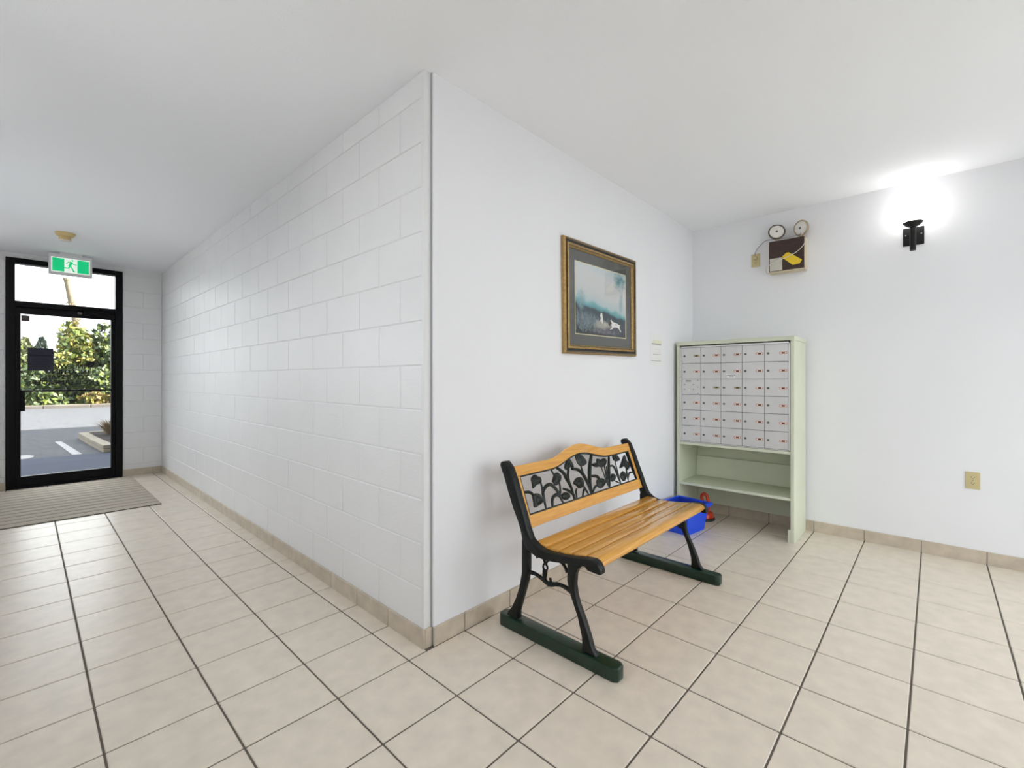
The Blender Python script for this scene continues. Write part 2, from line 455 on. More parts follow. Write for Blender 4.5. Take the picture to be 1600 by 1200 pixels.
# far wall around the glass door (blocks too)
DX0, DX1, DZ = -1.420, -0.436, 2.577
m = MB()
m.box((XL - 0.15, M + 0.0045, 0), (DX0, M + 0.2, H)); m.box((DX1, M + 0.0045, 0), (0.3, M + 0.2, H)); m.box((DX0, M + 0.0045, DZ), (DX1, M + 0.2, H))
wall_far = struct(m.build('wall_far', 'mortar_paint'))
for side in (0, 1):
    for k in range(-1, 12):
        z0, z1 = 0.344 + 0.2 * (k - 1), 0.344 + 0.2 * k
        z0 = max(z0, 0.0); z1 = min(z1, H - 0.001)
        if z1 - z0 < 0.03: continue
        if side == 1:
            js = [DX1, -0.231, XB] if k % 2 == 0 else [DX1, XB]
        else:
            js = [XL, -1.62, DX0] if k % 2 == 0 else [XL, DX0]
        for a, b in zip(js[:-1], js[1:]):
            w = b - a - 2 * JG
            link('block', block_mesh(w, z1 - z0 - 2 * JG, 'y'), wall_far, ((a + b) / 2, M + random.uniform(-0.0005, 0.0005), (z0 + z1) / 2))

# lobby back wall behind the camera; unseen glazed bay, shaped to light the lobby
WX0, WX1, WZ0, WZ1 = 0.25, 2.97, 0.06, 2.55
m = MB()
m.box((XL - 0.15, YB - 0.2, 0), (WX0, YB, H)); m.box((WX1, YB - 0.2, 0), (L, YB, H))
m.box((WX0, YB - 0.2, 0), (WX1, YB, WZ0)); m.box((WX0, YB - 0.2, WZ1), (WX1, YB, H))
struct(m.build('wall_back', 'wall_paint'))
w1 = bpy.data.objects.new('window_1', None); col.objects.link(w1); struct(w1)
for k in range(5):
    x = WX0 + (WX1 - WX0) * k / 4
    box('mullion', (x - 0.03, YB - 0.14, WZ0), (x + 0.03, YB - 0.06, WZ1), 'black_aluminium', w1)
for z in (WZ0, WZ1): box('rail', (WX0, YB - 0.14, z - 0.03), (WX1, YB - 0.06, z + 0.03), 'black_aluminium', w1)
for k in range(4):
    x0 = WX0 + (WX1 - WX0) * k / 4 + 0.03; x1 = WX0 + (WX1 - WX0) * (k + 1) / 4 - 0.03
    box('pane', (x0, YB - 0.103, WZ0 + 0.03), (x1, YB - 0.097, WZ1 - 0.03), 'glass', w1)

# tiled skirting
def skirting(name, pieces, h=0.085):
    root = bpy.data.objects.new(name, None); col.objects.link(root); struct(root)
    for a, b in pieces: MB().box(a, b).build('tile', 'base_tile', root, bevel=0.0025, seg=1)
    return root
T = 0.0105
yj = [-0.0099 + 0.3085 * k for k in range(0, 20)]
yj = [Y0 - T] + [y for y in yj if 0.1 < y < M - 0.05] + [M - T]
skirting('baseboard_center', [((XB - T, a + 0.0015, -0.003), (XB + 0.002, b - 0.0015, 0.085)) for a, b in zip(yj[:-1], yj[1:])])
skirting('baseboard_corner', [((XB + 0.001, Y0 - T, -0.003), (0.0, Y0 + 0.002, 0.085))])
xj = [0.0005] + [OX + PX * i for i in range(0, 9)] + [L - T]
skirting('baseboard_front', [((a + 0.0015, -T, -0.003), (b - 0.0015, 0.002, 0.085)) for a, b in zip(xj[:-1], xj[1:])])
yr = [-T] + [-0.0099 - 0.3209 * j for j in range(1, 10)]
skirting('baseboard_right', [((L - T, b + 0.002, -0.003), (L + 0.002, a - 0.002, 0.085)) for a, b in zip(yr[:-1], yr[1:])])
skirting('baseboard_far', [((-0.436, M - T, -0.003), (-0.141, M + 0.002, 0.085)), ((-0.138, M - T, -0.003), (XB - T, M + 0.002, 0.085)),
                           ((-1.70, M - T, -0.003), (DX0, M + 0.002, 0.085)), ((XL, M - T, -0.003), (-1.703, M + 0.002, 0.085))])
yl = [YB] + [-2.75 + 0.3085 * k for k in range(0, 33) if -2.75 + 0.3085 * k < M - 0.1] + [M - T]
skirting('baseboard_left', [((XL - 0.002, a + 0.0015, -0.003), (XL + T, b - 0.0015, 0.085)) for a, b in zip(yl[:-1], yl[1:])])

# ------------------------------------------------------------------ glass entrance door
d1 = bpy.data.objects.new('door_1', None); col.objects.link(d1); struct(d1)
BA = 'black_aluminium'
FY0, FY1 = M - 0.012, M + 0.11
box('jamb', (DX0, FY0, 0), (-1.348, FY1, DZ), BA, d1, bevel=0.003)
box('jamb', (-0.505, FY0, 0), (DX1, FY1, DZ), BA, d1, bevel=0.003)
box('door_stop', (-1.3485, M + 0.056, 0.022), (-1.330, FY1, 2.035), BA, d1)
box('door_stop', (-0.522, M + 0.056, 0.022), (-0.5045, FY1, 2.035), BA, d1)
box('door_stop', (-1.330, M + 0.056, 2.018), (-0.522, FY1, 2.035), BA, d1)
box('header', (-1.348, FY0, 2.520), (-0.505, FY1, DZ), BA, d1, bevel=0.003)
box('transom_bar', (-1.348, FY0, 2.035), (-0.505, FY1, 2.100), BA, d1, bevel=0.003)
box('threshold', (-1.348, FY0 - 0.01, 0.0), (-0.505, FY1, 0.022), BA, d1, bevel=0.003)
box('transom_pane', (-1.348, M + 0.045, 2.100), (-0.505, M + 0.051, 2.520), 'glass', d1)
LY0, LY1 = M + 0.005, M + 0.055
leaf = MB(); leaf.box((-1.345, LY0, 0.024), (-1.306, LY1, 2.030)).box((-0.546, LY0, 0.024), (-0.508, LY1, 2.030))
leaf.box((-1.306, LY0, 1.960), (-0.546, LY1, 2.030)).box((-1.306, LY0, 0.024), (-0.546, LY1, 0.132))
dl = leaf.build('door_leaf', BA, d1)
box('door_pane', (-1.306, M + 0.027, 0.132), (-0.546, M + 0.033, 1.960), 'glass', dl)
box('push_bar', (-1.306, M - 0.02, 1.085), (-0.546, M + 0.005, 1.104), BA, dl, bevel=0.004)
box('lock_box', (-1.308, M - 0.025, 0.868), (-1.272, M + 0.005, 1.100), BA, dl, bevel=0.004)
cl = MB().box((-0.800, M - 0.055, 1.985), (-0.560, M - 0.002, 2.035)).build('door_closer', BA, d1, bevel=0.008)
MB().tube([(-0.81, M - 0.03, 2.01), (-0.845, M - 0.03, 2.012)], 0.016, 12).build('closer_cap', 'lock_metal', cl)
MB().tube([(-0.60, M - 0.05, 2.04), (-0.72, M - 0.09, 2.048), (-0.84, M - 0.03, 2.05)], 0.008, 6).build('closer_arm', BA, cl)

# lettering on the outside of the glass (reads from outside, so it is seen mirrored here)
def text_mesh(name, body, size, m, parent, loc, rot, mirror=False, sx=1.0):
    cu = bpy.data.curves.new(name, 'FONT'); cu.body = body; cu.size = size; cu.align_x = 'CENTER'; cu.extrude = 0.0006; cu.offset = 0.0022
    tmp = bpy.data.objects.new('tmp_text', cu); col.objects.link(tmp)
    dg = bpy.context.evaluated_depsgraph_get()
    me = bpy.data.meshes.new_from_object(tmp.evaluated_get(dg))
    bpy.data.objects.remove(tmp)
    me.materials.clear(); me.materials.append(MATS[m]); me.name = name
    o = link(name, me, parent, loc, rot)
    o.scale = (sx, 1, 1)
    return o
for body, x, z, w, s in (('EX', -0.85, 1.415, 1.0, 0.066), ('INNUEWUE', -0.90, 1.352, 0.95, 0.070), ('INGUTIING', -0.93, 1.291, 1.05, 0.070),
                         ('TOV IPSYAFLS', -0.955, 1.229, 0.95, 0.070), ('NOLLERMEADEE', -0.955, 1.166, 0.98, 0.072)):
    text_mesh('door_lettering', body, s, 'letter_dark', dl, (x, M + 0.036, z), (R(90), 0, R(180)), sx=w)
MB().lathe([(0.04, 0), (0.04, 0.001)], (-0.735, M + 0.034, 1.405), 'Y', 20).build('door_emblem', 'letter_dark', dl)

n = thing('paper_notice', 'dark square notice taped to the glass entrance door', 'notice', loc=(-1.15, M + 0.024, 1.452))
MB().box((-0.104, 0, -0.128), (0.104, 0.0015, 0.128)).build('sheet', 'notice_back', n)
for k, (z, h, w) in enumerate(((0.045, 0.010, 0.085), (0.076, 0.003, 0.03), (-0.005, 0.002, 0.07), (-0.03, 0.002, 0.075), (-0.055, 0.002, 0.075), (-0.08, 0.002, 0.08), (-0.1, 0.002, 0.08))):
    MB().box((-w, -0.0008, z - h), (w, 0, z + h)).build('text_line', 'notice_lines', n)
tag(MB().box((-1.303, M + 0.024, 1.880), (-1.236, M + 0.0255, 1.945)).build('door_sticker', 'sticker_dark'),
    'small brown square sticker in the top corner of the glass door', 'sticker')

# ------------------------------------------------------------------ park bench
bench = thing('park_bench', 'wooden slat bench with black cast iron ends and tulip back panel against the wall', 'bench', loc=(0.95, -0.4, 0))
def BO(o):            # everything below is written in room coordinates
    o.location = (-0.95, 0.4, 0); return o
def prof_x(poly, x0, x1):
    return MB().prism([(x0, y, z) for y, z in poly], [(x1, y, z) for y, z in poly])
RAIL = [(-0.103, 0.812), (-0.130, 0.817), (-0.161, 0.789), (-0.193, 0.723), (-0.220, 0.650), (-0.250, 0.579), (-0.271, 0.522), (-0.296, 0.470),
        (-0.330, 0.447), (-0.365, 0.438), (-0.401, 0.436), (-0.473, 0.441), (-0.542, 0.450), (-0.600, 0.462), (-0.640, 0.466), (-0.662, 0.455), (-0.676, 0.432), (-0.678, 0.412),
        (-0.655, 0.412), (-0.610, 0.414), (-0.600, 0.426), (-0.565, 0.425), (-0.525, 0.416), (-0.428, 0.400), (-0.375, 0.395), (-0.325, 0.399), (-0.271, 0.419), (-0.246, 0.455),
        (-0.232, 0.505), (-0.214, 0.545), (-0.186, 0.595), (-0.151, 0.672), (-0.123, 0.744), (-0.106, 0.775), (-0.096, 0.795)]
RLEG = [(-0.238, 0.460), (-0.238, 0.300), (-0.222, 0.225), (-0.200, 0.165), (-0.172, 0.110), (-0.146, 0.080), (-0.140, 0.062), (-0.212, 0.062), (-0.213, 0.100),
        (-0.228, 0.145), (-0.248, 0.205), (-0.268, 0.265), (-0.277, 0.320), (-0.277, 0.425)]
FLEG = [(-0.500, 0.422), (-0.506, 0.400), (-0.504, 0.341), (-0.513, 0.300), (-0.529, 0.264), (-0.559, 0.198), (-0.580, 0.124), (-0.583, 0.090), (-0.580, 0.062),
        (-0.652, 0.062), (-0.632, 0.085), (-0.622, 0.115), (-0.612, 0.142), (-0.592, 0.189), (-0.560, 0.252), (-0.548, 0.290), (-0.542, 0.331), (-0.546, 0.375), (-0.560, 0.405), (-0.588, 0.428)]
orn = {
 'scroll': ([(-0.325, 0.386), (-0.322, 0.400), (-0.336, 0.409), (-0.352, 0.403), (-0.365, 0.386), (-0.373, 0.368)], [0.007, 0.007, 0.006, 0.006, 0.006, 0.007]),
 'arch': ([(-0.373, 0.371), (-0.390, 0.394), (-0.419, 0.404), (-0.450, 0.405), (-0.475, 0.397), (-0.490, 0.380), (-0.496, 0.368)], [0.006, 0.006, 0.006, 0.006, 0.007, 0.008, 0.010]),
 'drop': ([(-0.369, 0.342), (-0.368, 0.313), (-0.364, 0.297)], [0.012, 0.010, 0.008]),
 'stretcher': ([(-0.262, 0.306), (-0.309, 0.308), (-0.340, 0.302), (-0.367, 0.293), (-0.396, 0.285), (-0.425, 0.294), (-0.456, 0.301), (-0.487, 0.299), (-0.522, 0.288)], [0.010, 0.009, 0.009, 0.010, 0.011, 0.010, 0.009, 0.010, 0.011]),
 'thorn': ([(-0.400, 0.288), (-0.403, 0.302), (-0.398, 0.316)], [0.009, 0.006, 0.002])}
for xc in (0.360, 1.545):
    end = BO(prof_x(RAIL, xc - 0.021, xc + 0.021).build('end_frame', 'iron', bench, bevel=0.006, smooth=True))
    for poly in (RLEG, FLEG):
        prof_x(poly, xc - 0.015, xc + 0.015).build('leg', 'iron', end, bevel=0.004, smooth=True)
    for nm, (pts, rr) in orn.items():
        c = crom([(xc, y, z) for y, z in pts], 4)
        r2 = [rr[min(int(k / 4), len(rr) - 1)] for k in range(len(c))]
        MB().tube(c, r2, 8).build(nm, 'iron', end, smooth=True)
    ring = [(xc, -0.371 + 0.013 * math.cos(a), 0.356 + 0.015 * math.sin(a)) for a in [2 * math.pi * k / 14 for k in range(15)]]
    MB().tube(ring, 0.005, 6).build('ring', 'iron', end, smooth=True)
    x0, x1 = (0.335, 0.405) if xc < 1 else (1.508, 1.578)
    sk = [(x0, -0.105), (x0 + 0.012, -0.090), (x1 - 0.012, -0.090), (x1, -0.105), (x1, -0.735), (x1 - 0.014, -0.755), (x0 + 0.014, -0.755), (x0, -0.735)]
    BO(MB().prism([(x, y, 0.0005) for x, y in sk], [(x, y, 0.064 if -0.7 < y < -0.12 else 0.058) for x, y in sk]).build('skid', 'skid_green', bench, bevel=0.006, smooth=True))
# five seat slats, the front one rounded over
for k, (y0, zt) in enumerate(((-0.296, 0.449), (-0.3695, 0.4445), (-0.443, 0.4485), (-0.5165, 0.4560), (-0.590, 0.4635))):
    y1 = y0 - 0.0655
    s = MB()
    if k < 4:
        dz = (0.003 if k == 0 else -0.0035)
        prof = [(y0, zt + dz), (y1, zt - dz * 0.6 + 0.001), (y1, zt - 0.031), (y0, zt - 0.031 + dz)]
    else:
        y1 = y0 - 0.077
        prof = [(y0, zt - 0.001), (y0 - 0.05, zt + 0.001), (y1 + 0.012, zt - 0.003), (y1 + 0.002, zt - 0.012), (y1, zt - 0.024), (y1 + 0.006, zt - 0.034), (y0, zt - 0.032)]
    BO(prof_x(prof, 0.379, 1.526).build('seat_slat', 'bench_wood', bench, bevel=0.0015, smooth=True))
# back: a plane leaning backwards; (u, v) = along the bench, up the slope
BA0 = Vector((0, -0.262, 0.505)); BV = (Vector((0, -0.155, 0.79)) - BA0).normalized(); BN = Vector((1, 0, 0)).cross(BV)   # BN faces the sitter
def bk(u, v, d=0.0): return BA0 + Vector((u, 0, 0)) + BV * v + BN * d
def arch(u):          # extra height of the bowed top
    t = min(1.0, abs(u - 0.953) / 0.30)
    return 0.5 * (1 + math.cos(math.pi * t))
def panel(poly, d0, d1): return MB().prism([bk(u, v, d0) for u, v in poly], [bk(u, v, d1) for u, v in poly])
us = [0.378 + (1.527 - 0.378) * k / 44 for k in range(45)]
top = [(u, 0.304 + 0.055 * arch(u)) for u in us] + [(u, 0.252 + 0.052 * arch(u)) for u in reversed(us)]
BO(panel(top, -0.022, 0.0).build('top_rail', 'bench_wood', bench, bevel=0.003))
BO(panel([(0.378, 0), (1.527, 0), (1.527, 0.058), (0.378, 0.058)], -0.022, 0.0).build('bottom_rail', 'bench_wood', bench, bevel=0.003))
BO(panel([(0.378, 0.0582), (0.404, 0.0582), (0.404, 0.2518), (0.378, 0.2518)], -0.021, -0.0005).build('stile', 'bench_wood', bench, bevel=0.002))
BO(panel([(1.501, 0.0582), (1.527, 0.0582), (1.527, 0.2518), (1.501, 0.2518)], -0.021, -0.0005).build('stile', 'bench_wood', bench, bevel=0.002))
# cast tulip panel
inner = [(0.404, 0.058), (1.501, 0.058)] + [(u, 0.252 + 0.052 * arch(u)) for u in [1.501 - (1.501 - 0.404) * k / 36 for k in range(37)]]
def inset(u, v):
    return (min(max(u, 0.411), 1.494), max(v, 0.065) if v < 0.15 else v - 0.007)
m = MB(); ni = len(inner)
for k in range(ni):
    a, b = inner[k], inner[(k + 1) % ni]; c, d = inset(*b), inset(*a)
    if abs(a[0] - b[0]) + abs(a[1] - b[1]) < 1e-6: continue
    for dd in (-0.016, -0.003): m.face([bk(*p, dd) for p in (a, b, c, d)])
    m.face([bk(*d, -0.016), bk(*c, -0.016), bk(*c, -0.003), bk(*d, -0.003)])
    m.face([bk(*a, -0.016), bk(*b, -0.016), bk(*b, -0.003), bk(*a, -0.003)])
fp = BO(m.build('tulip_panel', 'cast_panel', bench, weld=True))
STEMS = [[(0.54, 0.064), (0.549, 0.122), (0.554, 0.16), (0.556, 0.2)], [(0.407, 0.171), (0.453, 0.164), (0.475, 0.145), (0.492, 0.132)], [(0.545, 0.113), (0.552, 0.146), (0.586, 0.17), (0.624, 0.174), (0.658, 0.147), (0.676, 0.113), (0.683, 0.085)], [(0.594, 0.062), (0.611, 0.1), (0.643, 0.114), (0.672, 0.106), (0.68, 0.087), (0.689, 0.063)], [(0.705, 0.176), (0.695, 0.135), (0.677, 0.097), (0.687, 0.062)], [(0.663, 0.254), (0.671, 0.231), (0.679, 0.211)], [(0.707, 0.258), (0.741, 0.234), (0.765, 0.209), (0.772, 0.186), (0.784, 0.157), (0.793, 0.118), (0.79, 0.064)], [(0.837, 0.264), (0.815, 0.228), (0.793, 0.193), (0.79, 0.151), (0.796, 0.064)], [(0.846, 0.226), (0.897, 0.214), (0.931, 0.186), (0.95, 0.146), (0.958, 0.106), (0.96, 0.064)], [(0.939, 0.23), (0.939, 0.182), (0.951, 0.129), (0.955, 0.064)], [(1.085, 0.290), (1.036, 0.231), (0.999, 0.173), (0.975, 0.119), (0.964, 0.064)], [(0.906, 0.12), (0.92, 0.09), (0.932, 0.062)], [(0.72, 0.134), (0.764, 0.115), (0.795, 0.086), (0.8, 0.063)], [(0.815, 0.063), (0.826, 0.102), (0.842, 0.115)], [(0.870, 0.063), (0.898, 0.094), (0.916, 0.102)], [(1.000, 0.16), (1.064, 0.148), (1.082, 0.125), (1.096, 0.111)], [(0.970, 0.063), (1.011, 0.091), (1.047, 0.099)], [(1.142, 0.192), (1.145, 0.138), (1.15, 0.09), (1.157, 0.062)], [(1.176, 0.194), (1.165, 0.135), (1.154, 0.064)], [(1.197, 0.191), (1.182, 0.145), (1.168, 0.11)], [(1.262, 0.252), (1.224, 0.187), (1.196, 0.13), (1.161, 0.063)], [(1.226, 0.186), (1.268, 0.184), (1.283, 0.16), (1.288, 0.11), (1.297, 0.063)], [(1.311, 0.206), (1.305, 0.157), (1.3, 0.063)], [(1.237, 0.094), (1.289, 0.068)], [(1.416, 0.147), (1.402, 0.104), (1.393, 0.061)], [(1.393, 0.075), (1.438, 0.112), (1.494, 0.107)]]
WID = [6, 7, 8, 8, 5, 5, 9, 7, 9, 6, 11, 6, 7, 5, 6, 8, 6, 4, 5, 4, 8, 6, 4, 4, 5, 5]
TULIPS = [[(0.495, 0.23), (0.527, 0.243), (0.545, 0.23), (0.562, 0.224), (0.565, 0.204), (0.548, 0.192), (0.519, 0.189), (0.488, 0.177), (0.49, 0.201)], [(0.473, 0.15), (0.52, 0.144), (0.528, 0.128), (0.543, 0.118), (0.541, 0.103), (0.505, 0.091), (0.461, 0.086), (0.465, 0.113)], [(0.652, 0.189), (0.683, 0.221), (0.711, 0.225), (0.735, 0.202), (0.713, 0.174), (0.672, 0.16), (0.655, 0.179)], [(0.786, 0.243), (0.82, 0.277), (0.852, 0.284), (0.869, 0.254), (0.868, 0.232), (0.833, 0.237), (0.804, 0.224)], [(0.92, 0.298), (0.959, 0.296), (0.986, 0.281), (1.007, 0.244), (0.973, 0.228), (0.935, 0.231), (0.915, 0.259)], [(0.826, 0.147), (0.866, 0.171), (0.911, 0.166), (0.922, 0.14), (0.904, 0.115), (0.863, 0.111), (0.845, 0.131)], [(0.693, 0.105), (0.728, 0.114), (0.758, 0.103), (0.761, 0.082), (0.726, 0.073), (0.696, 0.084)], [(1.058, 0.129), (1.117, 0.128), (1.141, 0.103), (1.113, 0.085), (1.07, 0.075), (1.045, 0.096)], [(1.111, 0.215), (1.12, 0.249), (1.158, 0.239), (1.194, 0.243), (1.219, 0.227), (1.19, 0.198), (1.142, 0.192)], [(1.047, 0.224), (1.108, 0.227), (1.128, 0.206), (1.092, 0.2)], [(1.307, 0.247), (1.353, 0.245), (1.375, 0.21), (1.328, 0.204), (1.302, 0.22)], [(1.195, 0.118), (1.236, 0.139), (1.263, 0.126), (1.254, 0.103), (1.213, 0.091)], [(1.342, 0.157), (1.39, 0.195), (1.45, 0.233), (1.453, 0.193), (1.485, 0.163), (1.426, 0.133), (1.406, 0.161)], [(1.319, 0.111), (1.365, 0.135), (1.388, 0.113), (1.375, 0.083), (1.338, 0.074)]]
for pts, w in zip(STEMS, WID):
    c = crom([bk(u, v, -0.010) for u, v in pts], 5)
    nn = len(c) - 1
    rr = [w / 1000 * (0.55 + 0.75 * math.sin(math.pi * min(1, (k / nn) * 0.8 + 0.15))) * 1.0 for k in range(nn + 1)]
    MB().tube(c, rr, 6, flat=(BN, 0.75)).build('stem', 'cast_panel', fp, smooth=True)
for poly in TULIPS:
    c = [tuple(p) for p in crom([(u, v, 0) for u, v in poly], 3, True)]
    cu = sum(p[0] for p in c) / len(c); cv = sum(p[1] for p in c) / len(c)
    m = MB(); n = len(c)
    rings = [(1.0, -0.015), (1.0, -0.008), (0.82, -0.0035), (0.62, -0.0045), (0.50, -0.0065), (0.36, -0.004), (0.15, -0.002)]
    for (s0, d0), (s1, d1_) in zip(rings[:-1], rings[1:]):
        for k in range(n):
            a, b = c[k], c[(k + 1) % n]
            P = lambda p, s, d: bk(cu + (p[0] - cu) * s, cv + (p[1] - cv) * s, d)
            m.face([P(a, s0, d0), P(b, s0, d0), P(b, s1, d1_), P(a, s1, d1_)])
    m.face([bk(p[0], p[1], -0.015) for p in c]); m.face([bk(cu + (p[0] - cu) * 0.15, cv + (p[1] - cv) * 0.15, -0.002) for p in c])
    m.build('tulip', 'cast_panel', fp, weld=True, smooth=True)

# ------------------------------------------------------------------ mailbox cabinet
cab = thing('mailbox_cabinet', 'pale green wooden cabinet holding a grid of metal mailboxes', 'mailbox', loc=(2.83, -0.47, 0))
def CO(o): o.location = (-2.83, 0.47, 0); return o
CG = 'cabinet_green'
F, BK = 2.620, 3.038
def cbox(n_, a, b, m=CG, bev=0.002): return CO(box(n_, a, b, m, cab, bevel=bev))
cbox('side_panel', (F, -0.056, 0), (BK, -0.030, 1.515))
sp = CO(MB().box((F, -0.920, 0.0), (BK, -0.896, 1.515)).build('side_panel', CG, cab, bevel=0.002))
MB().box((F, -0.8958, 0.0), (F + 0.03, -0.878, 0.097)).build('foot_block', CG, sp, bevel=0.002)
cbox('top_panel', (F - 0.002, -0.922, 1.5155), (BK, -0.028, 1.548))
cbox('box_floor', (F + 0.004, -0.8955, 0.659), (BK, -0.0565, 0.681))
cbox('shelf', (F + 0.002, -0.8955, 0.312), (BK - 0.014, -0.0565, 0.334))
cbox('back_panel', (BK - 0.012, -0.8955, 0.087), (BK - 0.001, -0.0565, 1.512))
cbox('back_board', (BK - 0.040, -0.8950, 0.3345), (BK - 0.0125, -0.057, 0.517))
# aluminium front
fr = MB(); ya, yb, za, zb = -0.060, -0.892, 0.684, 1.506
fr.box((F + 0.004, ya, za), (F + 0.05, ya - 0.009, zb)).box((F + 0.004, yb, za), (F + 0.05, yb + 0.009, zb))
fr.box((F + 0.004, ya, zb - 0.012), (F + 0.05, yb, zb)).box((F + 0.004, ya, za), (F + 0.05, yb, za + 0.006))
mf = CO(fr.build('mailbox_frame', 'mail_frame', cab))
box('backing', (F + 0.016, ya, za), (F + 0.05, yb, zb), 'dark_gap', mf)
cols = [-0.0700, -0.2335, -0.3965, -0.5580, -0.7195, -0.8820]
rows = [1.493, 1.3585, 1.225, 1.092, 0.9590, 0.8260, 0.6910]
lockm = MB().lathe([(0.0085, 0.0), (0.0085, -0.004), (0.0045, -0.005), (0.0042, -0.003)], (0, 0, 0), 'X', 14).mesh('lock', 'lock_metal', smooth=True)
def plate_mesh(c):
    m = MB(); m.box((-0.002, -0.025, -0.0085), (0, 0.025, 0.0085), 0); m.box((-0.0026, -0.021, -0.0055), (-0.002, 0.021, 0.0055), 2)
    m.box((-0.0032, -0.012, -0.0048), (-0.0026, 0.010, 0.0048), 1)
    return m.mesh('name_plate', [c, 'plate_dark', 'plate_white' if c == 'plate_orange' else c])
pm = {c: plate_mesh(c) for c in ('plate_orange', 'plate_olive')}
gap = 0.0014
dmesh = {}
for r in range(6):
    for c in range(5):
        yA, yB_ = cols[c] - gap, cols[c + 1] + gap; zA, zB = rows[r] - gap, rows[r + 1] + gap
        k = (round(yA - yB_, 4), round(zA - zB, 4))
        if k not in dmesh:
            dmesh[k] = MB().box((0, -k[0] / 2, -k[1] / 2), (0.006, k[0] / 2, k[1] / 2)).mesh('door', 'mail_aluminium', bevel=0.0012, seg=1)
        cy, cz = (yA + yB_) / 2, (zA + zB) / 2
        d = link('door', dmesh[k], cab, (F + 0.008 - 2.83, cy + 0.47, cz))
        if (r, c) == (2, 0):          # outgoing mail door: screws and a round perforated plate, no lock
            for yy, zz in ((0.055, 0.02), (0.055, -0.02), (-0.02, 0.02), (-0.02, -0.02), (-0.058, 0.055), (-0.058, 0), (-0.058, -0.055)):
                MB().lathe([(0.004, 0), (0.004, -0.002)], (0, yy, zz), 'X', 8).build('screw', 'lock_metal', d)
            MB().lathe([(0.02, 0), (0.019, -0.0015)], (0, 0.018, -0.008), 'X', 20).build('round_badge', 'plate_white', d)
            for q in range(5):
                MB().lathe([(0.003, -0.0016), (0.003, -0.0026)], (0, 0.018 + 0.009 * math.cos(q * 1.26), -0.008 + 0.009 * math.sin(q * 1.26)), 'X', 8).build('badge_dot', 'slot_black', d)
            MB().box((-0.001, 0.045, 0.045), (0, 0.0, 0.055)).build('strip', 'lock_metal', d)
            continue
        link('lock', lockm, d, (0, 0.056, -0.003))
        link('name_plate', pm['plate_olive' if (r, c) in ((0, 0), (2, 1), (2, 2)) else 'plate_orange'], d, (0, -0.046, -0.003))
        if (r, c) == (1, 2):          # handwritten sticker
            st = MB().box((-0.001, -0.03, -0.058), (0, 0.035, -0.028)).build('sticker', 'paper', d)
            for q in range(7): MB().box((-0.0016, 0.03 - q * 0.009, -0.039), (-0.001, 0.024 - q * 0.009, -0.033), 0).build('writing', 'slot_black', d)
            for q in range(4): MB().box((-0.0016, 0.014 - q * 0.009, -0.052), (-0.001, 0.008 - q * 0.009, -0.047), 0).build('writing', 'slot_black', d)

# ------------------------------------------------------------------ things by the cabinet
bn = thing('recycling_box', 'blue plastic recycling box on the floor between bench and mailboxes', 'box', loc=(2.385, -0.185, 0))
bn.rotation_euler = (0, 0, R(-8))
def rect(hx, hy, z): return [(-hx, -hy, z), (hx, -hy, z), (hx, hy, z), (-hx, hy, z)]
m = MB(); m.prism(rect(0.130, 0.105, 0.0), rect(0.162, 0.132, 0.214), caps=False)
m.face(list(reversed(rect(0.130, 0.105, 0.0))))
m.prism(rect(0.158, 0.128, 0.214), rect(0.126, 0.101, 0.006), 1, caps=False); m.face(rect(0.126, 0.101, 0.006), 1)
a, b = rect(0.162, 0.132, 0.214), rect(0.158, 0.128, 0.214)
for k in range(4): m.face([a[k], a[(k + 1) % 4], b[(k + 1) % 4], b[k]])
m.build('tub', ['bin_blue', 'bin_inside'], bn)
m = MB(); o4, i4 = rect(0.182, 0.150, 0), rect(0.163, 0.133, 0)
for z0, z1 in ((0.196, 0.220),):
    for k in range(4):
        p, q, r_, s_ = o4[k], o4[(k + 1) % 4], i4[(k + 1) % 4], i4[k]
        f = lambda t, z: (t[0], t[1], z)
        m.face([f(p, z0), f(q, z0), f(q, z1), f(p, z1)]); m.face([f(p, z1), f(q, z1), f(r_, z1), f(s_, z1)]); m.face([f(p, z0), f(q, z0), f(r_, z0), f(s_, z0)])
        m.face([f(s_, z0), f(r_, z0), f(r_, z1), f(s_, z1)])
m.build('rim', 'bin_blue', bn, weld=True)

rt = thing('hand_tool', 'red plastic tool with looped handle and black base under the cabinet shelf', 'tool', loc=(2.79, -0.235, 0))
MB().prism([(0.085 * math.cos(t), 0.055 * math.sin(t), 0.0) for t in [k * math.pi / 10 for k in range(20)]],
           [(0.080 * math.cos(t), 0.050 * math.sin(t), 0.018) for t in [k * math.pi / 10 for k in range(20)]]).build('base', 'black_rubber', rt)
MB().prism([(0.078 * math.cos(t), 0.048 * math.sin(t), 0.020) for t in [k * math.pi / 10 for k in range(20)]],
           [(0.060 * math.cos(t), 0.036 * math.sin(t), 0.065) for t in [k * math.pi / 10 for k in range(20)]]).build('body', 'red_plastic', rt, bevel=0.006, smooth=True)
MB().tube(crom([(0, 0.02, 0.06), (0, 0.035, 0.13), (-0.01, 0.05, 0.19), (-0.01, 0.030, 0.222), (-0.01, 0.005, 0.205), (0, -0.002, 0.15), (0, 0.0, 0.06)], 5), 0.014, 10).build('handle', 'red_plastic', rt, smooth=True)

